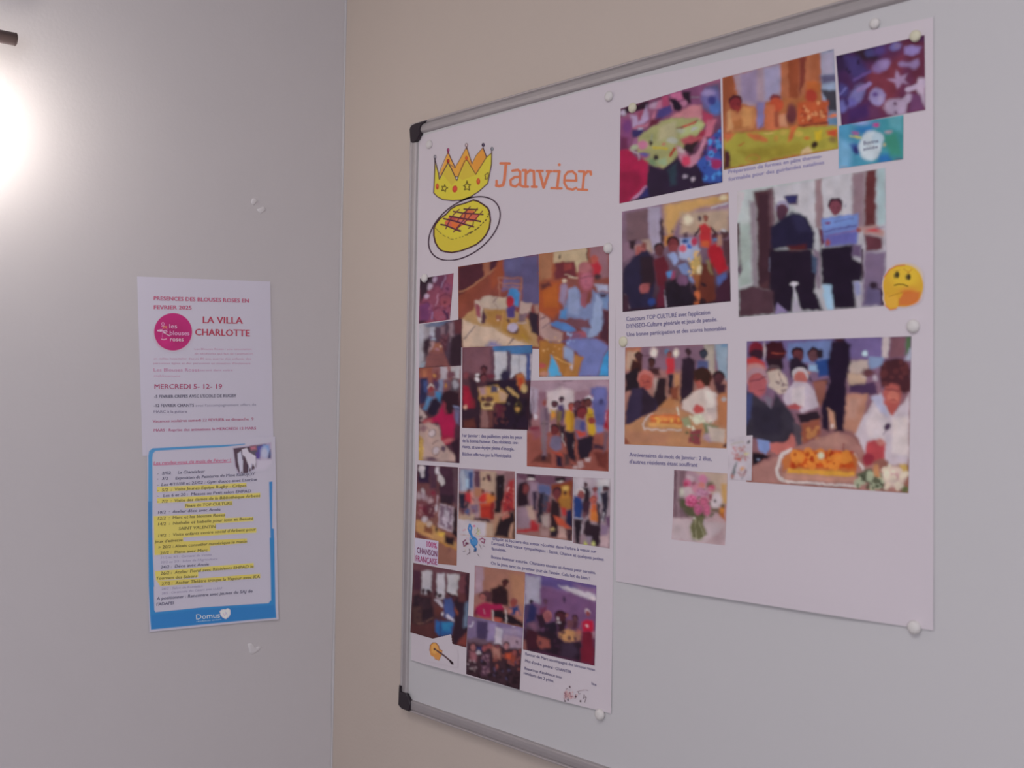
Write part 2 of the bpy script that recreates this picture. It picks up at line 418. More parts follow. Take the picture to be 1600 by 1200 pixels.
tube('cross_bar', (LXx, BL[1], te[2] + 0.002), (BL[0] + 0.006, BL[1], te[2] + 0.002), 0.006, m_bronze, lamp)
tube('lamp_socket', (BL[0], BL[1], BL[2] + 0.055), (BL[0], BL[1], BL[2] + 0.028), 0.016, m_bronze, lamp)
bm = bmesh.new(); bmesh.ops.create_uvsphere(bm, u_segments=24, v_segments=16, radius=0.03)
for v in bm.verts:
    if v.co.z > 0: v.co.z *= 1.15; v.co.x *= 1 - .25 * v.co.z / .03; v.co.y *= 1 - .25 * v.co.z / .03
    v.co += Vector(BL)
me = bpy.data.meshes.new('bulb'); bm.to_mesh(me); bm.free()
link('bulb', me, m_glow, lamp)

# ------------------------------------------------------------------ sheets
def smooth(x): x = np.clip(x, 0, 1); return x * x * (3 - 2 * x)
lift_A = lambda u, v: 0.0006 + 0.0045 * smooth((v - .80) / .2) * (1 - .80 * smooth((u - .75) / .25)) * (.45 + .55 * smooth(u / .12))
lift_B = lambda u, v: 0.0011 + 0.0040 * smooth((v - .82) / .18) * (1 - .85 * smooth((u - .70) / .3)) * smooth(u / .22)
lift_0 = lambda u, v: 0.0005 + 0 * u
lift_F1 = lambda u, v: 0.0006 + 0.0012 * smooth((u - .7) / .3) * (1 - v)
lift_F2 = lambda u, v: 0.0014 + 0.0020 * smooth((u - .75) / .25) + 0.0015 * smooth((v - .9) / .1)
QA = [(655.5, 213.5), (966, 127.5), (956, 1115), (644.5, 1031)]
QB = [(962.5, 129.5), (1459, 27), (1459.5, 985), (963.5, 908)]
QF1 = [(214, 432), (421.5, 440), (427.5, 712), (222.5, 712)]
QF2 = [(229, 692), (428.5, 682), (433.5, 967), (232.5, 987)]
shA = Sheet('r', QA, BD, lift_A); shB = Sheet('r', QB, BD, lift_B)
shF1 = Sheet('l', QF1, 0.0, lift_F1); shF2 = Sheet('l', QF2, 0.0, lift_F2)
def sheet_thing(name, sh, m, label, cat, nu=24, nv=40, group=None):
    c = sum(np.array(sh.P)) / 4
    t = empty(name, tuple(c), label, cat, group)
    link('paper_sheet', sheet_obj('paper_sheet', sh, m, 0.00025, nu, nv), m, t)
    return t
postA = sheet_thing('poster', shA, m_paper, 'tall photo poster headed Janvier with a crown and cake, on the left of the whiteboard', 'poster')
postB = sheet_thing('poster', shB, m_paper, 'wide photo poster with a yellow thinking face, on the right of the whiteboard', 'poster')
fly1 = sheet_thing('flyer', shF1, m_paperl, 'white flyer with a magenta round logo and red headings taped to the left wall', 'flyer')
fly2 = sheet_thing('flyer', shF2, m_paperl, 'blue bordered programme flyer with yellow highlighted lines, below the white flyer', 'flyer')

# ------------------------------------------------------------------ magnets
def magnet(px, py, r, h, m, label, d=BD + 0.0008):
    c = on_right(px, py, d); seg = 28; V = []; Fc = []
    rings = [(r * .90, 0), (r, h * .12), (r, h * .38), (r * .93, h * .66), (r * .74, h * .86), (r * .42, h * .97)]
    for rr, hh in rings:
        V += [(c[0] + rr * math.cos(2 * math.pi * i / seg), c[1] - hh, c[2] + rr * math.sin(2 * math.pi * i / seg)) for i in range(seg)]
    for k in range(len(rings) - 1): Fc += [(k * seg + i, k * seg + (i + 1) % seg, (k + 1) * seg + (i + 1) % seg, (k + 1) * seg + i) for i in range(seg)]
    V.append((c[0], c[1] - h, c[2])); t = len(V) - 1; k = len(rings) - 1
    Fc += [(k * seg + i, k * seg + (i + 1) % seg, t) for i in range(seg)]; Fc.append(tuple(range(seg - 1, -1, -1)))
    t = empty('magnet', tuple(c), label, 'magnet', 'small round magnets holding the posters')
    me = mesh_from('cap', V, Fc, True)
    bm = bmesh.new(); bm.from_mesh(me); bmesh.ops.recalc_face_normals(bm, faces=bm.faces[:]); bm.to_mesh(me); bm.free()
    link('magnet_cap', me, m, t)
magnet(672, 226, .0066, .006, m_magnet, 'small white magnet above the crown drawing, near the top left frame corner')
magnet(953, 151, .0066, .006, m_magnet, 'small white magnet between the two poster tops, left of the craft table photo')
magnet(990, 169, .0066, .006, m_magnet_y, 'small yellowish magnet on the top left corner of the craft table photo')
magnet(1368, 37, .0058, .005, m_magnet, 'small white magnet just under the top rail, above the shell print')
magnet(1432, 57, .0062, .006, m_magnet_y, 'small yellowish magnet on the top right corner of the shell print')
magnet(952, 388, .0070, .007, m_magnet, 'small white magnet above the photo of the person in a light blue shirt')
magnet(665, 435, .0068, .006, m_magnet, 'small white magnet on the corner of the purple dough shapes photo')
magnet(975, 534, .0070, .005, m_magnet_y, 'small yellowish magnet at the left corner above the smaller cake photo')
magnet(1429, 510, .0070, .007, m_magnet, 'small white magnet above the large cake photo, below the thinking face')
magnet(1431, 980, .0072, .008, m_magnet, 'small white magnet at the bottom right corner of the right poster')
magnet(939.5, 1116, .0074, .008, m_magnet, 'small white magnet at the bottom right corner of the left poster')

# ------------------------------------------------------------------ dabs of putty left on the wall
def dab(pix, label, h=0.0012):
    t = None
    P = [on_left(x, y, 0.0) for x, y in pix]; n = len(P); c = sum(P) / n
    V = []
    for d, sc in ((0.0, 1.0), (h * .7, .93), (h, .6)):
        V += [(d, c[1] + (p[1] - c[1]) * sc, c[2] + (p[2] - c[2]) * sc) for p in P]
    Fc = []
    for k in (0, 1): Fc += [(k * n + i, k * n + (i + 1) % n, (k + 1) * n + (i + 1) % n, (k + 1) * n + i) for i in range(n)]
    Fc.append(tuple(range(2 * n, 3 * n)))
    me = mesh_from('putty_dab', V, Fc, True)
    bm = bmesh.new(); bm.from_mesh(me); bmesh.ops.recalc_face_normals(bm, faces=bm.faces[:]); bm.to_mesh(me); bm.free()
    o = link('putty_dab', me, m_putty); tag(o, label, 'putty', 'dabs of putty left on the white wall'); return o
dab([(392, 316), (394, 310.5), (400, 309.5), (402.5, 314), (399, 318), (396.5, 321), (393, 318)], 'upper of the two pale putty dabs above the white flyer')
dab([(401, 327), (407, 325), (411, 322.5), (414.5, 325), (415, 329), (410.5, 332), (407, 334.5), (404, 331)], 'lower of the two pale putty dabs above the white flyer')
dab([(387, 1006), (393, 1004), (396, 1008), (399, 1012), (403, 1010), (409, 1010), (405.5, 1016.5), (398, 1021), (393.5, 1023), (389.5, 1019), (388.5, 1013)], 'lone pale putty dab under the blue bordered flyer')

# ================================================================== printed pictures
ART = {}
def pic(poster, sh, quad, specs, e, label, **k):
    return print_obj('photo_print', poster, sh, quad, specs, e, label=label, **k)

# ---- left poster (frame of each block: origin x, origin y, scale)
pic(postA, shA, [(657, 435.5), (709.5, 427), (703.8, 499.5), (655, 506)], [(645, 420, 7.5, '''
g 7a4258 8a4a60 90 115 470 590
p 332230 3 80 100 300 80 130 330 85 400
p 5c3450 6 250 90 420 60 360 260 300 200 250 220
e b09ab4 2 165 318 28 34 10 ; e b8a2ba 2 205 212 24 36 30 ; e a890ac 2 258 130 18 36 30
p 6a3a66 4 85 420 190 400 240 470 200 600 80 620
l 4e2440 9 95 395 180 400 235 470
o 5a2238 10 390 380 78 78 0
e 8e4a58 3 385 390 60 60 ; e 4a1c30 2 376 392 20 22
e 7c4868 5 410 230 40 60 ; e 4e2244 3 412 232 18 20
o 5a2440 9 330 540 90 90 0 ; e 8c4a60 4 330 545 66 60
l b08aa4 9 300 300 290 380 265 440
l a08cb0 8 340 210 372 150 395 80 ; l 8878a8 12 242 500 232 580
p b4a4b4 2 455 450 490 440 535 590 440 590
p 3c2244 2 340 480 380 480 440 590 410 590
l 6a3050 8 360 120 440 200
n 8a5470 3 12 120 430 460 580 8 18
n 4c2040 4 10 180 200 460 600 4 9
p 342030 2 80 605 180 600 120 640 80 645
''')], .0003, 'small photo of purple dough shapes on a dark tray', mottle=.10)
pic(postA, shA, [(716.6, 416.9), (842.5, 397), (843, 545), (717, 543)], [(715, 380, 7.27, '''
g 84452f 7c4240 20 300 600 800
p 4a2430 4 12 268 300 215 300 380 150 500 12 600
p 421f30 3 365 215 470 190 470 260 365 340
p 96604c 3 295 215 362 208 370 350 310 390
l 9a6a52 16 20 560 160 500 300 390 450 275
p 8a4630 5 470 200 525 195 525 380 400 520 380 400
p 565078 4 522 180 925 125 930 700 740 690 740 390 545 385
p 5c5a86 6 560 190 760 150 700 330 560 320
p 6a5a80 4 540 390 720 420 700 520 500 540
l 96695c 14 475 395 740 395 735 450 715 640 ; l 96695c 12 475 395 480 610 ; l 9a6a5a 13 480 455 730 470 ; l 96675a 10 500 490 720 505
p 3f7bb4 3 600 515 680 515 715 560 690 720 640 700 570 600
p a8865f 3 60 860 200 730 400 740 620 750 860 900 935 1180 60 1180
p 9c7440 5 330 760 560 750 560 960 430 950 330 900
p a0783c 5 560 850 700 860 860 1100 700 1100 500 980
p b09c92 3 245 650 320 600 450 610 560 615 570 745 430 755 290 730
l 6a4a5c 10 405 675 450 620 ; l 8c7068 8 430 690 465 745 ; p b4a090 2 455 620 555 612 565 740 470 700
p b8a49c 2 195 650 245 660 295 730 270 915 230 880
p 8a4a58 2 205 690 265 720 270 850 215 830
p 4c3040 2 295 735 330 850 310 915 270 910
e 9e2436 2 605 665 45 62 ; p 4a3e7c 3 560 730 660 720 650 840 575 850
p a8908c 2 720 660 860 690 830 800 700 800
p 75606c 3 700 805 800 800 780 890 700 895
l b4a4b4 8 680 900 790 912
p 2c2030 4 810 780 920 800 935 1060 840 1010
p a08078 5 880 700 930 690 930 790 900 800
e 47303a 4 640 985 66 50 ; e a99bb4 2 632 958 60 58
e 8a5848 2 470 850 30 40 ; l b48c60 8 520 760 500 950 ; e 5a3c3c 2 585 880 22 18 ; e c8b4a0 1 462 876 8 8
p bfa596 3 60 870 150 900 210 930 330 955 400 950 560 1060 620 1080 740 1130 850 1160 60 1185
l 5c4858 11 80 1095 205 945 ; l 9a7c74 8 420 1160 480 1080 ; l 5a4250 13 585 1150 640 1080
l a8862f 14 740 1040 820 1130
p 6a6aa0 8 330 1170 380 1110 480 1150 500 1185
p 4a3038 3 12 850 55 870 55 1200 12 1200
''')], .0003, 'photo of a table laid with white hats and plates on an orange floor', mottle=.10)
pic(postA, shA, [(656, 507), (722, 499), (721.3, 571.5), (656, 575)], [(645, 420, 7.5, '''
g a39aa6 4a2f3a 120 700 360 800
p a8a2ae 2 60 640 140 650 125 900 140 1160 60 1160
p 5c6a88 5 130 650 440 600 440 660 330 680 180 680
p a8a4b4 2 205 685 265 680 262 800 210 800
p 4c3a4a 4 265 690 330 680 420 620 590 600 590 1140 440 1140 340 860 260 860
p 7a6470 4 330 680 380 670 380 760 330 760 ; p 8c7884 4 430 640 480 620 480 860 440 860
p 5a3038 4 480 610 585 600 585 780 500 760
p 30202c 5 450 800 590 760 585 1135 440 1140
p 3a2834 5 140 840 210 790 230 900 160 1050 120 940
p 502c38 5 320 820 430 780 400 960 360 960
p 7d4e4e 3 215 860 330 860 440 1140 140 1160 190 980
p 8f5a48 4 235 870 320 870 350 960 240 960
p a88a90 4 215 860 250 860 240 940 190 970
e c8b0a0 2 330 920 10 8 ; e 9a7080 2 290 950 20 14
l 6c4a54 5 170 1060 400 1050 ; l 64424c 5 180 1010 380 1000
e 5a4868 3 215 800 14 16 ; e a0a8c0 2 245 825 22 10
n 6a4450 7 14 330 760 430 900 8 16
n 2e1c2a 8 10 150 820 220 980 8 16
l 40404c 6 110 1090 150 1075
p 8c96a8 4 110 1110 150 1090 140 1150 90 1160
''')], .00045, 'photo of a long dining table in a dark room', mottle=.12)
pic(postA, shA, [(655.3, 574.5), (720.6, 571.5), (718.6, 723.7), (654.7, 719.2)], [(645, 570, 7.74, '''
g 8a5a5c 4a2c3c 300 40 300 700
p 8e5244 5 85 40 240 25 240 200 85 150 ; p a86a50 4 130 60 170 60 170 140 130 140
p a89ca8 3 330 25 420 20 420 170 340 180 ; p b0a8b0 2 460 15 585 12 575 180 480 150
p 6c4654 3 430 85 515 85 520 150 430 150
p 2a2a4c 4 85 160 180 150 190 450 80 480 ; p 3c4c80 4 130 200 185 190 180 330 140 320
p 6a3240 4 240 110 300 80 300 200 250 240 ; e c08a50 3 265 130 16 22 ; p 4a3c60 4 260 200 320 190 320 300 270 300
p 7a86a8 4 320 180 380 170 370 320 320 320 ; p 4c4450 5 480 170 560 170 570 330 440 340
e 9a94a0 3 520 240 34 50 ; e 6a5060 3 430 220 34 40 ; e b07a40 2 408 245 14 24
f 8a3a40 c0b4b4 224 280 42
p 3c74a4 4 270 325 360 320 365 480 320 440 270 380
p 527ca8 4 190 390 270 385 230 440 180 560 130 540
p 221a30 4 235 410 300 400 350 480 280 620 180 600
e 2c1a28 4 450 420 110 110 ; p 2c1824 4 380 330 570 330 580 560 500 520 460 620 400 600
p 8a3a4a 4 375 440 410 470 415 580 380 540
p a41c4c 4 370 480 400 590 470 600 500 560 520 700 500 900 420 860 370 870 320 700 200 700 190 650 300 620
p 9a2040 3 330 870 480 860 470 950 340 980
p b45058 3 120 690 200 650 240 650 230 690 150 720
e b06068 3 430 918 60 24 -8 ; e a05058 3 180 680 60 24
p 8c90b8 2 500 485 570 520 570 570 510 540 ; p 2c2c4c 2 508 510 565 535 565 560 512 535
p 6a6a90 4 500 560 570 580 560 720 530 700
p b49c9c 3 80 485 180 630 100 680 80 640
p b09490 4 80 720 200 700 320 740 350 900 420 1000 520 1110 520 1180 80 1160
p b08c48 4 80 850 130 900 130 1160 80 1160
e 8c6c74 3 130 770 44 40 ; e b8a8b0 2 235 830 44 44 ; o 5c4450 9 235 830 42 42
o 6a5058 8 285 1040 46 54 ; e b4a4ae 2 285 1035 38 46 ; e 5c485c 2 378 1020 30 36
l 5c4048 8 240 960 310 910 ; l 6c5058 7 170 740 215 820
e 2c202c 3 100 640 22 20 ; e 604858 3 230 1140 80 26
p 2e1a2a 4 470 960 560 880 560 1190 525 1180 520 1100
n c8a860 9 8 85 900 150 1150 6 14
''')], .00045, 'photo of a person in a magenta jumper at a laid table', mottle=.10)
pic(postA, shA, [(843, 397), (952.3, 383), (951.5, 588), (843.3, 588.7)], [(835, 380, 5.583, '''
g 965236 6c3c40 100 100 500 700
p 99694f 4 45 95 160 80 150 300 50 330
p b09a80 3 170 75 460 40 470 170 400 180 250 160 170 180
p 642a34 4 185 170 365 150 370 300 180 310 ; p 8a3c3c 3 265 180 330 170 330 230 265 240
p b4a488 3 365 150 415 150 410 240 370 250
p 8a6470 4 480 35 655 15 655 300 560 310 500 140
l 3a2c34 9 463 40 465 150 ; e 3a2a2c 2 223 122 10 18
e a45048 3 530 140 34 34 ; p a42838 4 480 185 560 160 590 210 580 280 500 290
e 3c2c34 4 555 290 34 28
p 9a4c2c 5 45 420 150 340 240 330 230 600 170 660 45 600
p a45828 4 70 430 200 350 210 560 90 560
p 5c3030 4 60 360 140 330 150 370 70 410
p 8a7a98 4 240 360 300 350 270 560 220 500
l b8a090 9 275 275 380 300 ; l c8b4a0 6 300 296 380 300 ; p 804c48 4 280 310 380 310 370 360 290 380
e c4b0a0 2 268 330 20 18
p 9a9ab4 4 520 350 655 370 650 420 570 420 ; p 6c82ac 4 560 430 655 440 655 580 600 570
p 3c2434 3 570 440 640 445 630 470 590 465
p 4a2838 4 600 590 652 590 650 880 580 830
p 707ca4 4 350 370 400 420 430 560 500 520 510 400 570 440 600 560 600 700 560 800 460 830 440 780 360 680 280 660 260 560
p 848eb4 4 300 400 370 380 400 560 380 640 300 600
p 8c98bc 3 545 450 595 500 590 760 530 810 460 820 500 720
p 6a4450 4 280 650 480 670 500 740 340 740
p 4f80b8 4 230 590 290 570 280 660 220 660
p 8a5060 3 400 440 470 420 450 560 410 540
e 8a4a54 4 452 300 72 130 ; e a05c70 4 460 330 52 80 ; e 9c6068 4 440 215 52 48
l 4a2c3c 6 405 305 450 300 510 285 ; l 7c3a54 5 440 370 490 372 ; l 6c4860 4 455 310 462 350
p 5078b4 3 130 705 200 680 270 690 370 760 300 780 200 745
p 9a5464 3 370 770 440 765 460 820 360 850 300 850
e 7a5474 4 350 810 60 36
p a88886 4 45 600 130 660 150 740 250 780 240 850 120 860 45 800
l 5c4050 7 50 665 95 640 ; l 54405c 7 75 745 140 700
p 6c74ac 4 280 840 460 830 550 830 650 900 600 1010 560 1160 380 1160 430 1000 370 940 280 900
p 9c6a34 4 45 850 240 860 280 920 260 1010 370 1160 45 1160
p a87440 4 360 960 430 1000 380 1160 260 1160 300 1060
p 8894b8 4 262 900 350 930 340 1060 262 1000
l c89a60 9 175 990 250 1030 330 1060 ; e c4b8c4 2 330 1085 10 22
p 4f9ccc 3 150 970 200 1060 245 1160 120 1160
p 3f8cc4 3 655 920 600 1020 570 1158 650 1158
e a85050 3 75 1070 30 26 ; e b07c6c 3 90 1140 40 24
n 8ca0c8 21 10 280 790 360 900 5 12 ; n c8a070 22 10 60 820 240 960 4 8
l 4a5890 6 130 860 200 870 290 840
''')], .00035, 'photo of a person in a light blue shirt writing at a party table', mottle=.08)
pic(postA, shA, [(723.3, 543.3), (833, 539), (826, 671.8), (723, 668.6)], [(715, 530, 6, '''
g 6c4650 2e1a28 300 80 350 600
p 74505c 4 55 85 350 70 350 330 200 330 60 300
p 426ea0 3 340 60 705 55 705 130 560 150 340 110
p 3c4c84 4 640 140 690 130 700 380 640 380
p b4b0bc 2 352 115 470 120 470 330 430 380 352 385
p b4b0bc 2 505 150 650 150 650 370 600 300 560 320 505 375
l 8a8494 8 580 150 580 300 ; p 50485c 3 470 110 505 115 505 350 470 350
p 5a4050 3 315 90 350 100 350 380 320 380
p pppppp 2 690 140 780 135 780 390 690 385
p 8a1c34 4 55 430 110 450 160 560 160 660 60 650 ; p 9c2038 4 60 480 110 500 120 620 60 620
e 7a4048 3 90 335 26 30 ; e c09080 2 78 640 20 22
e d0c8d0 1.5 195 335 18 16 ; e d0c4cc 1.5 190 380 16 20
f 5a3038 2c1824 255 290 36 ; f 6a3840 301820 250 365 34
p 32202e 4 110 350 180 400 200 560 240 700 60 830 60 660 160 640
p 241828 4 280 400 420 400 440 560 400 600 300 470
e 2a2440 4 450 340 44 56 ; p 26182c 4 400 380 560 390 600 560 640 560 660 830 350 830 420 600
p b48c50 4 200 450 300 450 380 430 470 520 460 590 360 600 340 650 240 655 210 560
p a08088 4 205 450 270 450 270 520 220 520
p c0a070 3 230 590 360 590 340 655 240 655 ; e 4c302c 3 285 610 40 20 ; o c8b080 6 285 618 52 30
e 5a3c3c 3 300 560 40 30 ; e c8b8b0 1.5 388 462 10 12 ; p 4c4860 3 320 440 380 450 380 500 320 500
e 4a3038 2 240 560 20 26 ; p b0907c 3 390 480 470 520 460 580 400 580
p b09060 3 480 440 580 530 570 560 540 540 460 460
p a8683c 4 560 330 620 310 640 400 610 470 560 430
p b04428 4 565 370 610 360 620 450 590 480 ; e c0a070 3 630 460 26 42
e 3c3020 3 575 640 40 60 ; e b08850 2 570 655 22 20 ; e c8b070 1.5 565 610 8 8 ; e b0a0a8 1.5 485 605 10 18
p 8a6464 4 230 660 290 660 300 830 220 830 ; p 643c3c 4 290 660 330 660 340 830 300 830
p 5c2838 4 360 600 440 620 430 720 380 740
p 5a302c 4 60 760 160 740 180 830 60 830
e 802834 4 150 600 20 40 ; e 6a2c3c 3 320 350 40 22
n 5c3438 31 16 340 620 480 800 8 20 ; n 1e1220 32 14 470 560 650 820 12 26
''')], .0006, 'photo of a dim dining room with bright windows', mottle=.12)
pic(postA, shA, [(824.5, 594.7), (952.4, 593.4), (951.7, 736.7), (824, 728.4)], [(820, 585, 7.743, '''
g 9c7c8c 8c5048 500 80 400 1100
p a08494 5 40 75 1025 65 1025 200 800 190 600 220 280 220 170 190 40 140
p c0aeb4 6 270 220 460 160 610 210 600 420 270 470
p 927080 5 600 210 800 190 810 340 600 330 ; p 866274 4 170 220 270 220 270 420 160 440
p 585a92 5 800 160 1000 150 1000 640 860 620 810 340 ; p 6a6ca8 6 840 180 980 170 980 330 860 330
p 6e78ae 5 860 600 960 640 960 850 840 850 ; e 40406c 3 930 330 24 34
e d8ccd8 4 790 295 40 26 ; l b06a70 9 790 320 830 250
p a090a4 4 45 140 170 180 160 470 50 480 ; l 6c505c 9 105 180 110 460
p 8e5048 5 30 700 1020 700 1020 1175 30 1110
p 88505c 6 70 660 200 660 200 760 120 780
p 7a2c40 4 60 630 180 640 180 670 70 680
p 2a1a2a 5 30 240 60 330 100 500 80 620 40 670 ; e c0b4c0 2 130 515 24 34
p 5e3430 4 90 1060 210 940 320 960 330 1090 200 1060 ; p 6a3430 5 830 930 1020 940 1010 1160 900 1100
l 3a2430 9 470 80 540 82 580 76 ; l 7a6470 6 420 120 510 125
p 3a2838 4 840 840 960 860 960 910 830 900
f 8a4c4c 8a5a5c 250 340 34
p 7a6474 4 190 420 230 390 290 410 300 500 310 560 280 720 270 990 215 990 200 700 180 540
p 645064 4 240 400 285 420 285 540 250 560
p 32202c 3 205 990 260 980 260 1040 210 1040 ; l 2c2030 7 200 600 290 600
f 50303a 34222c 368 360 42
p b8902c 4 320 430 380 440 380 520 330 550 ; e d08840 3 355 500 34 36 ; p 6c5034 5 390 440 430 460 440 640 390 640
f 5c4450 6a5064 450 310 36 ; p 4a3a64 4 400 370 480 370 500 500 460 600 410 480
e 241a28 2 455 285 26 16 ; p 7a6a40 4 410 450 450 450 450 560 410 560
f 9a5048 5c2c30 568 380 38 ; p a83c38 3 545 410 600 400 590 450 545 450
p c0902c 4 495 440 545 430 600 470 605 690 510 690 490 560 ; p a87828 4 550 450 600 480 600 680 560 680
f 5c3440 3a2430 640 370 48 ; p 3c2230 4 600 420 660 410 660 520 600 530
f 6a3438 3c2028 725 350 46 ; f 5c3434 2c1a22 770 345 48
p b8922c 4 770 400 830 430 850 520 850 600 870 700 830 735 780 735 760 560 750 480
e 8a3c38 3 820 560 40 44 ; l 5c3a28 8 760 500 830 480
f 7a3038 4c2028 695 460 70
p 6a6484 4 620 540 680 550 740 560 760 740 640 790 600 640 ; p 4a4a84 4 680 560 740 570 740 680 680 680
p b4483c 3 620 680 700 700 740 680 740 740 660 760
p 221826 4 480 690 610 700 600 900 630 1060 520 1000 500 800 ; p 241a2a 4 640 790 790 740 840 740 820 940 760 1010 660 1030
p 30202c 4 420 600 490 620 490 830 440 830
f 6c3034 3a1e28 370 670 60
p 6c6480 4 310 760 360 740 440 760 450 900 390 930 310 880 ; p a84838 3 330 930 470 960 460 1000 400 980
p 241a30 4 380 970 450 1000 470 1120 390 1110 ; p 4c3438 5 470 960 540 980 560 1100 480 1120
l c0b0b4 9 455 720 460 800 490 860 ; l a89498 7 600 800 590 900 ; l b8a8ac 9 310 580 300 680
p b09498 3 640 1050 700 1040 720 1120 650 1140 ; p b8a0a4 3 730 1010 810 1000 800 1050 740 1050 ; p b49ca0 3 590 1100 640 1100 640 1140 590 1135
p 9c2030 4 985 440 1020 430 1020 680 970 650 ; l b0a0b8 8 990 460 985 580 ; p 6a5260 4 960 700 1015 700 1000 900 950 960
p 7a686c 5 220 560 240 560 240 900 220 900
n 201424 41 12 500 720 620 1100 10 24
''')], .00035, 'photo of a group of people standing together, three in yellow shirts', mottle=.08)
pic(postA, shA, [(653, 726), (716.3, 730.3), (714.3, 883.7), (648, 877)], [(640, 720, 7.27, '''
g 5c3844 8a5c50 300 60 250 1000
p 2c1c38 4 95 45 230 55 230 260 100 250 ; p 4c3244 4 230 60 300 60 320 380 240 340
p 42283a 4 345 70 550 80 545 500 340 400 ; p 5a4450 4 500 80 550 80 545 760 520 500
p 30202e 4 350 380 500 390 500 510 350 480
e c4b8c0 2 143 95 38 40 ; p b8acb4 2 120 110 168 120 165 190 140 190
p c0b4bc 2 305 65 340 70 340 160 305 155 ; p bcb0b4 2 320 165 355 165 400 200 400 260 370 290 325 220
p 6e4048 5 90 330 300 320 300 640 90 660
e a8909c 3 155 400 24 44 ; e a88c94 3 245 460 26 44 ; e 9a8088 3 195 430 22 34 ; e a89098 3 105 400 22 44 ; e b0a0a8 3 155 340 18 30
l a890a0 8 150 500 140 600 ; l 986880 8 200 640 200 700 ; l b09cac 10 320 400 310 570 ; e b8acb8 2 308 540 16 40
e 7a2c40 3 270 370 30 24 ; e 642838 3 200 560 60 50 ; e 8a4854 3 130 560 26 60
p 5a303c 3 200 490 280 480 280 650 210 660
p b8a4b0 2 345 480 515 530 495 815 330 745
p 7a6478 3 355 500 500 540 482 790 345 725 ; p a898a8 3 400 560 460 570 450 700 380 690
n b8a8b8 51 16 360 520 490 760 8 20 ; n 4c3c50 52 12 350 510 490 760 6 12
p 241622 3 515 530 548 540 545 880 490 830
p b88a5c 4 75 670 200 700 330 760 400 850 545 940 545 1010 400 950 250 880 75 800
p c09458 3 300 780 400 850 400 870 300 840 ; e d0a84c 2 370 830 36 20
p 80503c 3 170 740 260 750 260 830 170 800 ; e b8a8b0 3 180 660 30 40 ; e b8a098 3 230 720 30 30
p 241620 4 405 850 515 870 510 970 400 930
p 6a3c3c 4 75 810 180 860 200 900 75 880
p 8c6054 4 330 930 540 1010 540 1190 320 1190 ; l a87838 12 340 920 440 960 545 1010
p 7a5450 3 440 980 480 1000 450 1040
e 30202c 3 310 780 16 30
n a0787c 53 14 90 500 300 700 6 14
''')], .0003, 'photo of table decorations beside a framed picture', mottle=.12)
pic(postA, shA, [(717.7, 731), (805, 736.5), (805.7, 842.4), (717, 836)], [(640, 720, 7.27, '''
g 9c7c88 a07868 600 100 800 800
p 7c86a4 4 570 90 730 95 730 320 570 340 ; p a4a8bc 3 580 110 620 110 650 330 600 340 ; p 3c4c7c 3 670 130 720 130 720 310 680 310 ; p 9cb0c8 3 635 200 670 205 670 300 635 290
p 5a3c50 3 740 115 805 118 805 300 745 290
p ac9080 4 805 115 985 125 980 380 870 330 805 330
e 402834 3 845 207 16 18 ; p 54303c 3 880 160 925 160 925 230 900 235 875 200
p 20161e 4 985 160 1090 160 1090 400 1040 600 970 600 980 400 ; e 403844 2 1035 290 12 18
p 7c5c64 4 1090 120 1195 125 1195 300 1100 300
p 983034 5 1140 220 1190 210 1195 560 1060 600 1060 480 ; l d0b8b8 6 1135 300 1120 350 ; n 6a2430 61 14 1070 380 1190 640 8 20 ; n c08078 62 10 1070 250 1190 620 4 9
p 242438 4 565 370 640 380 690 460 660 560 600 620 565 560
p a8303c 4 640 370 700 360 720 440 700 490 640 450 ; p c08078 4 700 350 740 360 740 460 710 500 ; f 7c4040 4a2c34 675 345 24
p a47058 4 730 300 830 310 830 400 760 420 ; f 7a4038 4c2c30 840 340 24
p b43430 3 830 370 880 370 900 450 830 470 790 450 ; p c07038 4 880 370 960 380 980 440 920 520 880 500 ; e 50302c 3 945 375 20 24
p a03028 3 800 490 960 470 960 660 810 650 ; p b84a30 3 800 480 950 470 950 520 810 520 ; p 7c2428 3 920 480 970 460 960 660 930 660
p 3c2838 3 735 640 920 660 920 700 740 670 ; p 74607a 4 700 500 780 500 780 620 720 620 ; e a08088 3 765 620 24 30
p ac9080 4 570 620 740 600 740 680 1000 720 960 860 570 800
p 4a5480 4 640 540 690 540 680 620 640 600
p 261a22 5 1040 650 1200 560 1205 880 960 860 990 740 ; p b46a60 4 1050 640 1130 600 1150 620 1060 670
p a8806c 3 960 650 1010 620 990 800 960 860 ; p a88070 3 1150 720 1190 700 1170 880 1130 870
p pppppp 2 540 660 875 700 870 860 540 840
n 7a4c54 63 12 570 420 740 620 8 16
''')], .0003, 'photo of a lounge with people in red around a red box', mottle=.10)
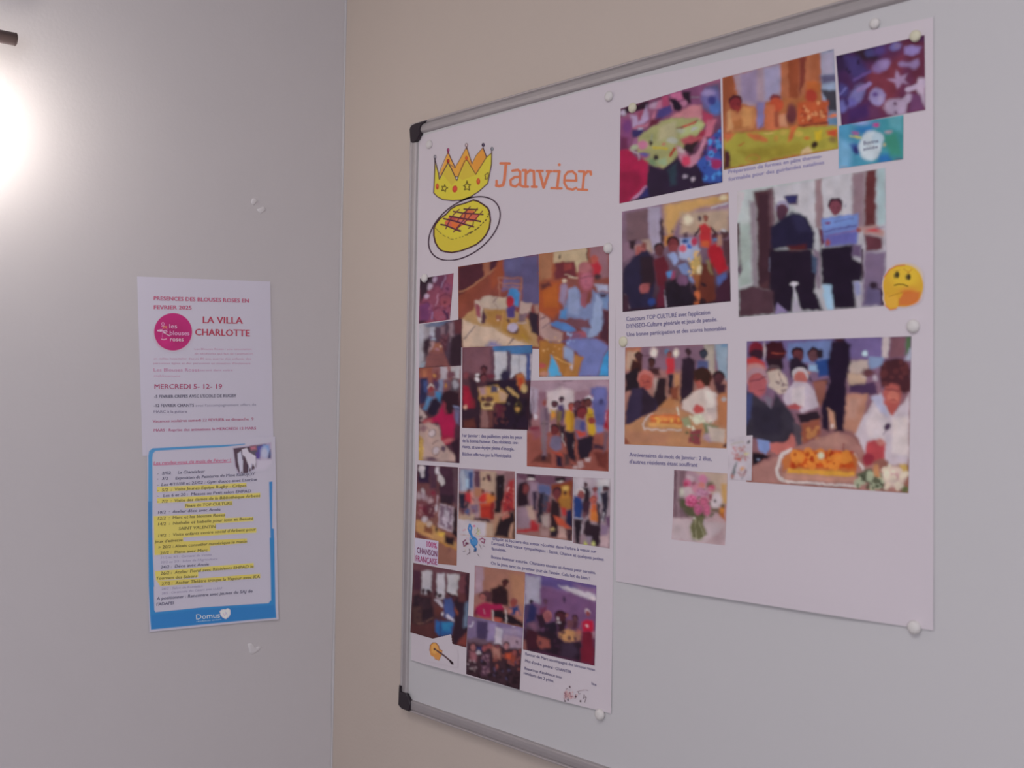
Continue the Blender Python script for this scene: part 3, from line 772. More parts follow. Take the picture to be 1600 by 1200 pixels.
pic(postA, shA, [(807.5, 739.5), (896, 745.2), (894.8, 845.2), (807.5, 834)], [(800, 735, 6.667, '''
g 7c6474 8a6460 200 60 500 600
p 644458 4 55 30 640 70 630 130 400 150 240 130 60 80
p 2c1a28 3 160 40 250 45 240 90 170 80 ; e c8bcc0 2 205 90 34 9 ; p 241620 3 455 65 560 70 560 115 460 110 ; e d8cccc 2 508 122 32 9
p 8c7488 5 190 120 270 130 260 400 200 390 ; p 5c6490 4 270 140 410 160 400 260 280 230
p 7c3c28 5 410 160 640 100 635 400 520 400 420 250 ; p b07a38 5 520 170 600 170 610 330 510 330 ; e d0a860 4 560 190 30 26 ; e 4c2828 3 558 240 20 24
p 9c6c34 4 500 290 620 280 620 400 520 400
f 6a3440 30202a 130 210 56 ; p 281824 4 80 140 150 110 185 180 170 330 190 380 120 390 60 380 55 260
e 74383c 3 150 200 30 50
p 8c7484 4 60 400 170 360 210 420 200 600 60 590 ; p a88c84 4 150 370 220 370 250 500 200 530 180 480
p a02c34 4 200 510 280 570 280 630 60 650 60 620 190 600
p 2a1e34 4 215 230 260 220 260 420 220 400 ; p 262030 4 280 230 340 230 330 560 270 540 ; p 3c4058 4 330 240 390 260 370 440 330 430
p 6c3038 4 370 330 410 320 410 440 370 440 ; p a08c8c 5 310 470 390 460 390 600 320 580
f 6c343c 3c222c 470 240 50 ; p 2c1c24 4 420 300 500 340 510 480 480 660 400 640 400 400
p b4503c 4 440 470 520 500 600 570 630 600 560 600 470 560 ; p a83030 4 520 390 570 390 570 470 530 470
p 1e2040 4 570 420 635 400 630 600 560 540
p 241a28 4 400 620 480 640 470 700 400 690 ; e c0a878 3 425 615 26 18 ; p b08c88 4 490 580 560 600 570 710 490 700 ; p 30202c 4 570 610 630 620 630 730 580 720
l 5c444c 7 300 560 310 690 ; l 5a4048 7 340 570 350 690 ; p 9a7c7c 5 300 600 390 610 380 690 300 680
n 5a3c44 71 10 300 280 620 660 8 16
''')], .0003, 'photo of a long haired person and others in a corridor', mottle=.08)
pic(postA, shA, [(896.7, 745.5), (954.8, 747.8), (953.3, 856.8), (896.2, 848.5)], [(800, 735, 6.667, '''
g a898a4 8c7480 830 80 830 760
p b4a8b4 3 650 75 750 75 750 180 650 260 ; p a090a0 4 830 80 860 80 860 200 820 200 ; p b8b0b8 3 890 90 1030 90 1010 170 900 240
p 8a94a8 4 880 200 930 160 930 330 900 300
f 4a3038 2a1a24 772 150 24 ; p 281c28 4 740 180 810 180 820 300 800 420 740 400 750 250
f 8a4c4c c0b4b8 722 240 46 ; p 243c78 4 650 265 720 280 750 380 720 500 650 500
l a8b0c8 7 650 490 740 505
p 221a26 4 645 510 735 510 710 760 670 760 ; p 3c2434 4 740 330 830 320 800 480 740 470
f 84484c 6a4048 868 200 28 ; p a06c7c 4 845 230 900 230 900 300 850 290
f a85850 8a4038 852 310 38 ; p c07038 4 820 400 890 410 910 540 810 520 ; p b85a34 3 830 350 880 350 890 430 830 430
p 2a1c28 4 880 330 920 360 930 560 920 790 880 790 740 660 760 540 800 500 820 560 900 570
f 54343c 2c2030 970 190 24 ; f 543840 302434 992 190 22
p 282436 4 930 240 1000 215 1015 300 1000 400 970 540 930 500 950 380
l c0b8c4 8 960 440 955 530 ; p 5c4060 4 980 480 1025 470 1020 580 990 600
p b0949c 4 920 690 1020 660 1015 800 920 790 ; p 7c6884 4 930 560 1000 570 1000 680 930 680
e b0b060 3 775 765 16 26 ; e b0b070 3 855 765 18 26 ; l a8a0ac 8 735 560 730 660 ; p 8c7c90 4 780 690 830 690 830 750 780 740
p 6a4450 4 740 440 780 440 770 500 740 500
''')], .0003, 'photo of a person in orange and one in blue', mottle=.08)
pic(postA, shA, [(646.6, 879.5), (734.5, 895.5), (732.6, 1011.2), (643.2, 987.8)], [(640, 870, 6.857, '''
g 5c3c44 4a2a2c 300 100 300 900
p 64404a 4 45 65 645 175 640 230 45 150
p b0a8b4 2 135 150 240 150 240 370 190 400 130 390 ; p b4acb8 2 297 178 388 178 388 440 340 460 297 420 ; p b0a8b0 2 412 180 545 185 530 300 520 420 412 380
p 46283a 4 45 150 125 150 125 350 45 360
l 5a3c48 12 262 160 265 420 ; l 644650 14 400 180 402 400
p 2a1c26 5 45 420 240 430 280 620 260 720 100 740 40 700 ; f 402830 241820 160 370 24 ; f 3c262e 241820 215 380 24 ; f 3c2830 2a1c24 290 400 20 ; f 3a2630 241a22 332 415 22
e 2c1e28 4 90 450 40 50 ; e 34242e 4 190 500 50 60 ; p 4c3434 4 40 540 140 520 150 700 60 720
p 5a3230 5 280 540 370 520 380 640 280 620
l 7c5a50 9 100 715 180 700 270 660 ; p 4e2c2e 5 40 740 280 700 340 860 280 872 40 810
p b0a4b4 2 285 455 310 440 380 510 370 540 ; e d0c8d4 1.5 373 610 8 16
p 44548c 4 380 450 470 440 500 600 490 680 390 640 ; p 2a5c9c 4 300 680 490 700 470 830 340 850 300 800 ; p 3078a8 4 370 700 480 700 450 790 380 790
l 302448 8 355 600 355 850 ; p b8b0c4 2 405 610 430 605 500 675 490 690 410 640
p 2c1c2a 4 540 190 640 180 640 960 490 930 500 640 480 460 530 420
p 6a3e48 4 545 200 610 190 600 390 530 420 525 300 ; p 5c3438 4 530 380 610 400 620 480 530 480
f 502c38 281822 488 440 30 ; p 8c4c3c 3 500 540 535 600 525 630 500 580 ; l 2c1c28 9 405 370 470 440
p 7a3c38 5 565 880 640 800 636 960 540 930 ; p 6a7c98 5 610 500 645 480 640 740 600 760
n 3a2630 81 14 50 420 280 700 10 22
''')], .0003, 'photo of a dark crowd before tall windows with a blue keyboard stand', mottle=.12)
pic(postA, shA, [(742.5, 883.3), (821.3, 894.2), (819.6, 981), (742.3, 963.5)], [(730, 880, 6, '''
g 9c7068 8a5c58 200 60 500 500
p a08494 4 75 20 160 35 155 260 75 300 ; p 9a6c60 5 160 40 545 90 545 580 400 400 160 240
p a87860 8 400 100 545 110 545 400 430 330
p 4a2c34 4 170 260 240 270 240 360 180 370 ; e 54303a 3 190 290 26 30
p 2c1820 4 230 240 340 200 360 260 390 400 360 400 340 560 250 480 240 370
f 4a2428 2a161c 360 180 32 ; f 9a5c5c 281820 338 260 40 ; p 2c1a20 4 300 200 390 260 400 400 300 360
f 9a5c5c 402830 150 310 34
p 98204c 4 90 400 150 370 190 370 340 395 350 430 240 440 240 520 160 510 80 470 ; l b090a0 6 160 430 175 470
p 6a1c3c 4 75 440 110 430 110 500 80 490
f 8a4440 84484c 445 370 34 ; p 22386c 4 410 410 490 400 515 480 420 480
e b07068 3 415 445 20 24 ; e a86c68 3 485 470 20 22 ; l b4787a 8 340 400 365 420
p 20141e 4 250 440 420 480 540 560 545 600 380 560 260 500
l c8b8bc 8 252 440 262 545 ; l c8b8bc 8 368 430 385 560 ; p a04c44 3 270 500 340 520 330 550 270 540
''')], .0003, 'photo of a seated person in a pink jumper pointing', mottle=.07)
pic(postA, shA, [(733.5, 961.5), (820, 980.5), (816.5, 1077), (733, 1052.5)], [(730, 880, 6, '''
g 7c6478 2a1c26 250 560 220 1100
p 746488 4 20 490 545 600 540 700 20 700
p 44385a 3 108 540 212 550 210 720 108 700 ; p 8878a0 4 212 550 280 560 280 730 212 720 ; p b4a8b8 3 280 590 350 610 345 760 280 750 ; p 9c8498 4 360 660 540 700 540 830 360 790 ; p 90809c 4 350 600 540 620 540 680 360 660
l c8c0d0 7 30 590 60 580 72 545 ; l c8c0d0 6 440 590 460 590 ; e 4a3044 2 490 740 12 14
p 3a2630 5 25 740 540 800 520 1180 20 1035
f 9c6468 4a2c34 78 780 30 ; p 8a5864 4 50 820 110 830 120 920 50 910 ; p 2c3468 4 110 780 170 780 160 830 110 830 ; e b0a0a8 2 130 835 22 22
f 8c4c54 5a3038 190 790 30 ; p 54384c 4 160 850 230 850 240 1060 160 1050 ; n 9a7484 91 24 160 860 235 1040 4 8
p 8c5a54 4 235 760 340 800 340 900 280 900 ; f 8a4c50 4c2c30 230 770 26 ; p a07068 4 270 800 330 800 330 880 270 870
f 9c6c74 3c242c 390 770 30 ; f 8c4c4c 34202a 465 830 26 ; p b04c34 4 385 840 440 840 440 900 385 890 ; p 8c4438 4 440 860 480 860 470 940 440 930
p 4e2a34 4 480 850 530 860 530 960 490 950 ; f 7c4040 2c1c24 520 820 20 ; f 70404a 2c1c24 310 780 22
n 241820 92 30 30 930 510 1140 12 26 ; n 8a4c48 93 16 250 860 520 1000 8 16 ; n a8909c 94 8 40 900 120 980 5 10 ; n 4a4468 95 10 160 900 500 1100 6 12
l b0a0a8 6 50 980 80 990 ; l 9a8088 6 90 970 100 1010
''')], .00045, 'photo of a crowd under a pale ceiling', mottle=.14)
pic(postA, shA, [(821.3, 894.5), (932.5, 915), (930.8, 1040), (820.8, 1014)], [(730, 880, 6, '''
g 7a5c88 54304a 900 200 800 800
p 5a4c84 5 545 90 1215 210 1215 280 860 240 700 210 545 130
p 9c94a8 5 550 110 690 130 690 380 620 360 545 420
p b8acb8 4 860 210 1000 230 1215 290 1210 350 1130 335 1010 290 ; e d0c0c8 3 1190 330 26 14 ; p 806488 5 1000 200 1215 240 1215 290 1060 250
p 6c4c74 6 700 220 1050 300 1210 380 1205 560 1050 560 760 480 700 380
e 3c2c48 2 915 340 12 26
f 302030 261a28 612 365 20 ; p 2a2a58 4 560 400 620 380 670 420 650 560 560 590 ; p 44385c 4 550 390 600 400 580 520 548 520
p 6c3450 4 690 420 750 400 750 480 690 520 ; f 604058 4c3048 738 360 22 ; p 2e1a2c 4 660 480 740 480 760 600 680 620
f 90545c 9c6064 765 500 44 ; p 221a2a 4 730 570 850 540 870 720 860 850 780 820
f 4a2430 301822 885 510 60 ; e c0b0b8 2 855 520 10 14 ; p 2c1824 4 860 540 940 540 920 640 870 640 ; e c0b0bc 1.5 870 555 18 8 -20
f 5c3c48 3c2434 1020 520 34 ; p 4c2a38 4 1000 550 1050 550 1040 620 1000 620 ; f 8a5858 6a4048 945 490 18
f 6c4450 64404c 975 570 36 ; p b08058 4 880 650 950 610 1040 650 1030 720 940 735 880 700 ; p 946858 4 1020 640 1080 650 1080 720 1020 720
p 281a28 5 545 620 560 800 860 860 1080 920 1080 720 940 740 870 700 800 640
e 4a3c50 4 625 620 60 70 ; p 3c1a28 4 575 610 680 640 690 800 560 800 ; p 6c4c64 5 575 570 640 550 680 600 660 640
p 8a4c48 4 680 680 790 720 790 790 720 800 680 760 ; p 94605c 4 545 720 570 720 570 800 545 800
p 3a2c40 6 900 760 1000 740 1060 840 1000 900 900 860
f 8a4448 b8a4b0 1134 460 30 ; p b01c3c 4 1080 550 1130 520 1190 540 1195 640 1100 650 ; e d8b0b8 1.5 1130 585 14 10
p 6a1c30 4 1090 650 1190 640 1200 955 1080 920 ; l 9a5060 8 1080 550 1060 640 ; p a06058 4 1040 620 1090 630 1080 660 1040 660 ; p a88494 4 1190 640 1212 630 1210 700 1190 700
n 3c2438 101 14 700 600 1070 860 12 24
''')], .0004, 'photo of a singer in a long red dress before an audience', mottle=.08)

# ---- right poster
pic(postB, shB, [(970.8, 170), (1126.7, 123.3), (1130, 285), (969, 318.3)], [(965, 120, 6, '''
g 8c5474 2c1c34 300 250 600 1000
p 7c4a70 5 480 160 830 60 800 260 700 270 500 180
p 2a1828 4 35 300 300 225 300 300 130 330 40 380 ; p 5c3454 5 300 230 480 170 500 200 420 260 320 280
p a48cb0 4 115 360 190 370 200 430 250 330 280 270 300 400 220 460 150 470 ; p 8a4460 4 190 330 250 310 230 400 200 410 ; e a898b0 3 60 340 26 28
p b06c84 4 150 480 300 440 360 330 370 370 310 460 170 490 ; e a888a4 4 350 270 50 30 -30
p 443c78 5 390 290 500 270 520 330 420 400 370 400 ; p a04468 4 430 190 480 180 490 270 430 290 ; p b06c8c 4 380 230 430 220 420 300 370 300
p 1e1226 4 490 210 550 200 620 270 600 320 540 320 ; p 221626 4 610 140 690 140 695 250 650 270 600 200 ; l b07c98 7 500 240 530 320 ; e a46c8c 3 630 250 26 30
p b4648c 4 500 160 600 140 620 210 580 220 520 190
l 7c7484 12 700 190 780 190
p 5c2438 4 320 400 420 390 380 440 300 480
p 342c60 4 140 500 220 490 280 510 200 570 150 570 ; e a4a0b8 2 225 490 26 10
p b87884 4 500 380 700 270 800 270 800 400 600 390
p 98986a 4 190 580 330 470 500 385 780 390 830 440 800 500 560 760 440 860 330 830 200 740
p a8a080 6 400 460 560 420 560 560 380 600 ; p a0a878 5 600 470 760 420 820 440 760 520 600 560
l ac5448 24 610 480 680 450 740 425 ; l 7c5848 16 565 485 620 480 ; l 74404c 12 735 425 760 410
e a8a4b0 3 725 488 26 12 -20 ; e a4a494 3 600 510 40 20 ; e a8a8a0 3 520 600 50 30
l b0a03c 26 350 665 470 675 ; e 2c1c28 3 320 622 20 22 ; e 281a28 3 368 760 26 28 ; e b0605c 2 440 630 16 12 ; l 7c8c9c 6 325 540 335 600
e 708868 5 330 800 60 30 30 ; p 8cA080 4 380 780 460 760 470 830 400 820
l a04034 26 500 740 540 680 ; p a44c58 4 600 590 680 555 800 555 830 590 700 640 640 650
p 281c24 4 640 640 780 590 700 720 620 690
p 4c5070 8 820 100 960 60 980 360 880 350 800 280 ; e 6a64a0 8 880 200 80 100 ; e 4a68ac 5 920 280 50 80 ; e 9a88b8 6 860 150 50 34 ; e 3c3c80 4 890 220 40 40
p a43c5c 5 790 310 900 370 900 470 820 440 ; p 8c2c44 4 780 500 860 490 860 560 760 560 ; p b4647c 4 850 400 940 400 880 560 820 560
p 3450a0 4 860 600 980 470 985 990 820 990 740 800 840 720 ; n 4c8cd0 111 16 800 500 970 960 12 30 ; n 7a3c80 112 12 800 520 980 900 12 26 ; n 28286c 113 14 800 560 980 980 10 22 ; e 8c2858 5 930 820 50 50
p b07890 4 550 640 600 650 680 760 760 700 820 560 840 600 760 800 680 860 600 800 ; e b83c5c 4 650 790 40 50 ; e b8a4ac 3 600 690 36 24 50
p 281a34 4 290 840 430 870 560 760 650 860 740 830 800 900 790 1040 200 1140 280 1000
p 283848 6 480 870 560 800 560 1010 500 1020
e a898ac 3 640 935 22 18 ; e b0a0b0 3 715 960 20 20 ; l 9080a0 6 700 1040 690 1060
p 905c84 4 160 580 200 570 190 640 130 680 ; e b06c8c 4 240 640 50 44 ; e 98a088 3 165 665 40 28 -30 ; e 8c4c78 4 250 740 50 30 ; e 5058a0 3 255 730 40 14 ; l b0a0b0 8 120 680 200 720 210 790
p 7c4474 5 45 390 140 400 130 570 110 650 30 680 ; e 6c3c78 5 100 470 40 50 ; p 642c50 5 40 560 110 580 100 680 30 700
p 9c1c48 4 20 690 120 680 210 790 240 770 290 800 280 1010 130 1165 25 1190 ; p 861840 6 30 900 200 880 240 1000 100 1160 30 1170
p a8789c 3 270 1015 285 1030 190 1145 130 1160 ; p 2c2c6c 4 280 1030 300 1120 210 1140
''')], .0003, 'photo of craft work around a green table', mottle=.08)
pic(postB, shB, [(1130, 122), (1304, 77), (1311, 232.7), (1132, 265.9)], [(1125, 75, 5.58, '''
g 9c5c40 a0643c 100 200 900 500
p 9a8494 4 120 240 540 125 540 450 330 480 320 520 180 480 ; p 8c7c9c 6 180 230 330 190 330 480 200 460 ; p 948cac 6 390 180 530 150 530 380 400 460
p 8a4c34 4 30 262 125 238 130 430 70 470 30 600 ; p a46448 4 540 122 880 40 890 300 700 440 540 430
p 8a4830 3 600 110 695 90 690 440 610 430 ; p 743830 3 695 85 760 70 740 300 700 420 ; p 9c5c40 4 800 60 880 40 885 280 800 280
p 8c98b4 4 885 35 1000 10 1040 350 1050 560 900 560 ; l 5c6c94 8 895 32 990 10 ; p 9890a8 4 890 50 1000 30 1000 230 900 240 ; p 5a5878 5 880 240 1030 230 1040 300 900 310
p 3c3c48 4 885 370 1030 370 1040 550 950 550 930 440 ; p 5c7c9c 4 940 560 1050 560 1040 680 950 680
f 7a2c34 4a1e28 140 480 60 ; p 8a3434 3 130 510 200 510 160 580
p b47850 4 80 540 130 560 160 580 210 510 310 510 330 620 300 700 110 740 70 680 ; p bc8c64 4 75 560 100 540 120 700 70 730 ; p a46840 4 120 640 220 600 260 690 130 720 ; p c08858 4 200 520 280 530 280 680 200 690
p 7c74a4 4 330 470 400 470 390 690 330 700 ; l 5c4a64 6 350 710 385 660
e 70343c 3 492 440 46 34 ; e b04c34 3 500 500 60 60
p b86848 4 400 500 480 500 500 600 580 560 580 700 400 720 ; p 8c4838 4 480 560 510 540 520 690 490 690 ; p bc8468 4 520 590 590 570 590 690 530 690
e 64343a 5 630 580 48 90
p b06034 4 760 290 860 290 870 380 760 380 ; e a43c30 4 800 420 52 60
p b05434 4 680 480 760 470 850 470 950 460 945 670 700 690 680 600 ; n d09468 121 14 700 480 930 660 8 18 ; n 8c3828 122 12 700 480 940 640 8 18
l 5c2c28 12 700 680 830 665 950 655
p 9c9440 4 40 800 120 740 400 730 700 695 1040 680 1040 880 700 920 40 1060 ; p 908434 8 150 900 700 820 800 900 300 1000
p b86840 4 240 745 340 745 420 790 420 820 330 810 260 780 ; p b8643c 4 620 690 690 680 640 790 600 820 ; l c4a464 10 390 745 470 745
p b86444 4 40 750 150 745 60 830 ; e b08440 4 500 790 22 26 ; e b49c4c 4 560 740 30 24 ; e b8a04c 3 690 750 34 26 ; e b8542c 3 765 785 22 12
p c0a42c 4 830 730 890 720 890 800 840 810 ; p ac9c40 4 890 780 960 730 970 770 900 800 ; p b44c34 4 930 720 1030 710 1030 780 940 760 ; e 7c6c40 4 985 800 36 26
e 30201c 3 830 843 28 32 ; l ac5434 10 170 855 220 825 ; o a8703c 9 290 965 62 26 -8 ; p bca07c 3 715 900 780 860 820 905 710 935
p 4c2430 4 40 890 90 900 100 980 90 1045 42 1060
e d07040 3 1000 590 40 16 -10
''')], .00035, 'photo of three people in orange light at a green table', mottle=.07)
pic(postB, shB, [(1307.5, 88), (1446, 55), (1447.2, 172), (1316, 196.5)], [(1300, 50, 5.45, '''
g 3a2450 683450 60 250 780 500
p 302030 8 200 160 450 110 400 250 200 240 ; p 703444 14 300 330 620 200 560 560 420 700 340 560 ; p 5c2c40 8 600 80 790 60 790 660 640 690 700 400
p 342448 10 40 200 140 180 160 330 40 340 ; p 40366c 10 110 200 220 210 330 330 200 440 150 340
e 464478 6 330 180 40 34 ; e 4c3c78 8 410 160 60 40 -20 ; e 6a68a8 5 545 125 46 34 -20 ; e 7c6c94 5 560 120 26 20
e 7c6498 5 425 290 80 50 -35 ; e 8874a4 5 450 280 46 40 -30 ; l 5c4884 26 200 410 330 340
e 786098 5 690 160 60 34 ; p 8474ac 5 630 130 700 120 770 130 740 180 700 200 630 190
p 84709c 5 570 270 600 250 650 260 740 230 750 280 710 325 670 300 580 300
p 9c80a4 4 480 410 545 395 550 330 590 380 650 360 620 410 660 440 600 440 560 490 545 440
e 7470a8 6 215 545 50 100 30 ; l 8874a8 34 230 500 330 440 ; e 605aa0 5 180 600 34 44
e 8c80b0 4 393 555 66 74 ; e 5c4484 4 372 532 20 18 ; e 9c8cb4 4 420 570 26 30
e 44407c 8 100 500 46 60 -30 ; l 6a68a8 16 60 540 130 480 ; e 6464a4 6 100 630 44 50 ; e 3c2c64 4 130 600 20 30
e a08ca8 5 540 640 90 70 ; l a08ca8 60 600 620 670 560 ; p a08ca8 5 580 600 650 530 640 700 540 710 ; e 54304c 3 548 612 14 14 ; e 54304c 3 552 688 14 10
l a894b0 50 660 490 800 440 ; p b09cb4 5 740 400 800 390 800 640 760 560 730 500 ; p 684068 5 680 530 760 530 790 660 660 690
p 40285c 10 140 660 320 600 340 730 150 780 ; p 5c3458 10 320 640 420 640 420 740 330 740
p 48284c 6 740 20 795 20 798 80 740 90
n 241830 131 5 60 180 300 360 10 20
''')], .00035, 'blurred purple print of starfish and shells', mottle=.06)
pic(postB, shB, [(1312, 197), (1412.8, 180), (1412.3, 249), (1312, 263.8)], [(1300, 50, 5.45, '''
g 4a88b0 3c8890 70 900 600 900
p 6c9cc0 10 60 900 180 950 160 1150 60 1165 ; p 2e6ca8 10 230 810 380 780 330 880 180 860 ; p 2c68a8 8 400 1060 500 1030 520 1100 400 1120
p 3c8474 8 440 880 560 860 600 1040 500 1060 ; p 5c9cac 8 480 700 612 700 605 860 500 800
e 8894c4 5 240 770 76 24 ; p 3c5c9c 5 150 960 240 950 230 1040 180 1020 ; e 2c2c6c 4 210 1010 24 34
e b44c8c 3 205 865 26 12 30 ; e b03c84 3 380 795 26 16 ; l c0b85c 14 165 890 250 905 ; e b08c9c 3 490 850 26 10
e 5c4c70 3 580 1080 20 8 ; l 94808c 6 80 1150 130 1145 ; e c0a878 2 455 960 10 14
e b8c0cc 4 335 970 96 124 12 ; e a4b4c4 3 400 910 50 50
''')], .0005, 'small blue and green greeting card print', mottle=.04)
pic(postB, shB, [(973, 331), (1139.4, 300.4), (1143, 471), (974, 487.6)], [(960, 290, 4.615, '''
g 8c7088 2c1a2a 400 150 450 850
p 745c70 3 65 190 250 165 255 380 65 420 ; p 6c545e 4 90 200 250 170 245 390 90 400 ; p 806478 4 60 420 140 400 150 500 60 560
p 9c90a8 4 250 160 335 150 340 430 290 490 260 400 ; p 3e2c38 3 335 230 360 250 370 400 335 420
p b8905c 8 360 140 560 100 830 60 830 120 600 170 470 240 400 380 370 300 ; p a89080 8 480 200 830 170 830 330 480 350 ; e d4c4b0 6 537 245 34 34 ; e c8b89c 4 790 90 26 20 ; l b0acb8 10 700 160 828 130
p b4783c 5 365 370 430 350 410 430 370 440 ; e 443448 2 620 238 12 20 ; l 5c4448 6 475 278 505 280 ; e 4c3838 2 420 330 7 8
p 9aa0c0 4 480 380 590 370 620 470 560 560 470 520 ; p 5474b4 3 500 380 550 380 540 420 500 420 ; e 24386c 3 510 400 20 12 ; e b85468 3 500 455 28 30 ; e 3458ac 3 547 438 18 16 ; e a83454 3 582 400 24 32 ; p 503c48 3 500 345 530 340 535 375 505 375
f 8c5448 6c3c38 664 240 20 ; p a82c34 4 620 290 660 275 710 300 700 440 630 440 620 370 ; l 3a2434 14 620 310 585 360 ; l 38222e 14 710 300 730 340 ; p b45434 3 630 400 690 400 690 445 630 445
f 5c2c3c 381c28 735 375 26 ; p a01c2c 4 690 430 750 410 790 470 825 600 760 640 700 560 680 480 ; e 4c78a8 2 735 388 16 8
f 50343c 281c24 800 350 28 ; e b8b0b8 2 795 325 20 9 ; p 50343e 4 780 390 840 390 845 560 810 570 790 480 ; p a07868 4 750 360 780 360 780 430 750 430
p 2c1824 4 110 400 165 390 150 460 120 460 ; p a08880 4 200 390 260 390 290 480 240 480
f a45c5c 9c7478 190 470 44 ; p 7c4444 3 210 400 235 420 235 470 200 450
p 241f3c 4 70 600 150 510 240 460 290 520 300 680 270 880 80 890 65 700 ; p 281826 5 190 520 290 500 300 700 200 800
f 5c343c 281820 330 460 40 ; p 5c1c2c 4 290 530 360 500 400 580 370 740 310 720 ; f 6c3038 30181e 430 420 46 ; e 7c3a40 3 430 455 32 30
p 8c98c4 4 390 500 440 480 470 540 440 580 ; p 7484b4 4 460 580 520 560 610 690 570 700 500 640 ; p 4c7cb4 3 380 620 420 615 420 670 385 670 ; p 8c4060 3 420 620 450 620 440 690 410 700
p b0945c 5 540 560 620 500 640 600 600 640 ; n d0a45c 141 16 540 480 640 680 6 14 ; e d8c0a0 3 620 610 20 34 ; p 8c5434 4 560 640 640 640 660 760 580 860 600 740
p 5c2c24 4 640 560 720 560 730 700 740 830 640 850 600 780 ; p 74684c 3 660 540 690 540 720 640 700 640
p 4c5c98 4 740 660 810 630 820 700 760 750 ; p 3a1c30 4 740 740 845 620 845 830 740 840
p 1f1626 5 370 700 540 640 580 860 380 880 ; p 5c1c34 4 330 720 370 740 370 870 310 880 ; l a89cb0 7 365 755 380 870 ; e a05c64 3 220 740 34 30 ; p 8c4c50 4 200 720 260 710 250 770 200 770
e 283c7c 4 275 840 26 26 ; e 6c4c6c 4 500 680 40 40 ; p b4603c 3 580 760 620 760 620 860 580 860 ; l 9a8c9c 7 80 790 110 880 ; p 3c2434 4 62 780 110 800 110 905 66 910
n 1c1220 142 16 380 700 720 860 14 26
''')], .0003, 'photo of people with prizes, one in a red tabard', mottle=.08)
pic(postB, shB, [(1152.5, 299), (1384.7, 262.5), (1387, 477.8), (1155.2, 496)], [(1140, 260, 4.615, '''
g aeb2b6 a8a0ac 200 200 1100 600
p b4aab2 2 45 170 118 185 60 410 52 640 45 900
p 9ca6a4 8 80 410 160 420 160 850 75 870 ; p 887c88 6 150 250 200 240 210 880 170 860
p 4c3038 5 170 182 315 158 330 600 300 900 210 880 200 300 ; p 6c5460 10 290 170 325 165 340 420 300 420 ; p 3c2430 6 210 200 290 190 290 820 220 860
p b4aeb8 3 325 155 620 100 620 480 560 360 500 330 440 260 330 250 ; p 8c747c 4 620 95 670 90 690 440 625 440 ; p b4aeb8 3 672 90 890 50 890 350 820 350 810 260 770 230 720 300 720 360 680 360
p 86707c 6 890 50 980 35 975 450 930 440 890 360 ; p 5c3034 5 985 30 1065 15 1060 440 975 440 ; p 9cacb4 5 1070 14 1130 10 1130 420 1070 430
p 443048 4 395 220 495 205 495 280 440 280 ; p 2c2c5c 4 400 215 490 205 490 265 430 270
f 5c3848 9088a4 385 310 54 ; p 4c3044 4 340 280 410 290 420 390 350 400
p 201c38 5 300 440 380 380 460 330 560 360 620 480 615 600 560 610 420 590 300 600 ; p 2a2848 8 440 340 540 360 590 470 500 480
p 1f1428 5 290 600 600 600 640 760 620 900 680 1040 520 1040 470 870 460 1050 330 1060 290 900 ; p 4a1c20 5 420 580 560 560 560 600 440 610
l 5c5c74 8 300 660 290 760 ; l 645c74 8 620 600 640 660 650 880 ; p 7c6c80 4 610 600 660 620 660 880 640 880 ; p 3c4c68 4 600 640 640 660 630 780 600 760
e c4bcc8 2 472 848 30 14 ; l b8b0c0 9 470 860 475 940 ; p a89cb0 3 470 960 490 960 525 1045 465 1050 ; p 8878a4 3 350 985 420 1050 330 1065
f 744050 3c2434 768 290 54
p 5c3044 4 640 440 680 450 700 540 660 580 ; p 2a2c60 5 840 280 840 290
p 6878b4 3 665 375 940 340 925 555 690 580 ; p 6c84c0 4 675 385 930 350 925 420 680 450 ; l 4c4c8c 9 690 470 920 425 ; l 8c5c84 8 720 500 905 465 ; p 5c5ca0 6 690 500 920 470 920 555 695 575 ; e 6a2c5c 2 715 410 22 12 ; l 545494 6 760 400 900 375
e 8c4c54 3 715 550 20 24 ; e 8c4c4c 3 935 460 22 20
p 1e1428 5 660 590 900 560 900 660 970 700 960 830 900 830 920 1020 760 1030 700 850 670 850 ; l 34242c 14 965 600 965 800
p 94b0cc 4 680 850 735 850 755 1030 710 1030 680 940 ; p 8888b0 4 900 840 945 830 955 920 920 940
p a08080 4 940 440 1060 420 1120 470 1120 510 980 490 ; e b0444c 3 1040 462 44 14 ; l 6c6084 7 1060 445 1120 440
p 5c3440 4 980 490 1110 520 1110 600 990 620 ; p 5c4c6c 5 890 560 960 570 960 660 890 640
p 70607c 6 980 620 1130 620 1125 1000 960 1005 ; p 5c5478 6 1000 860 1110 900 1110 1000 970 1000
e 2e2030 4 1045 860 30 26 ; l 34283c 8 1050 870 1110 890 ; p 3c2430 4 1095 900 1130 850 1140 1003 1100 1003
p 4c3440 5 72 890 170 860 320 900 330 1065 70 1090 ; l b4acb4 8 78 878 165 842 ; p 5a444c 6 60 440 78 440 75 800 95 750
p 4c343c 3 52 412 78 410 70 560 60 700 56 640
e 5c5060 3 75 750 18 32
p b4aab2 1 40 1090 62 860 68 1095
''')], .0003, 'photo of two people standing at a window, one holding a blue sheet', mottle=.05)
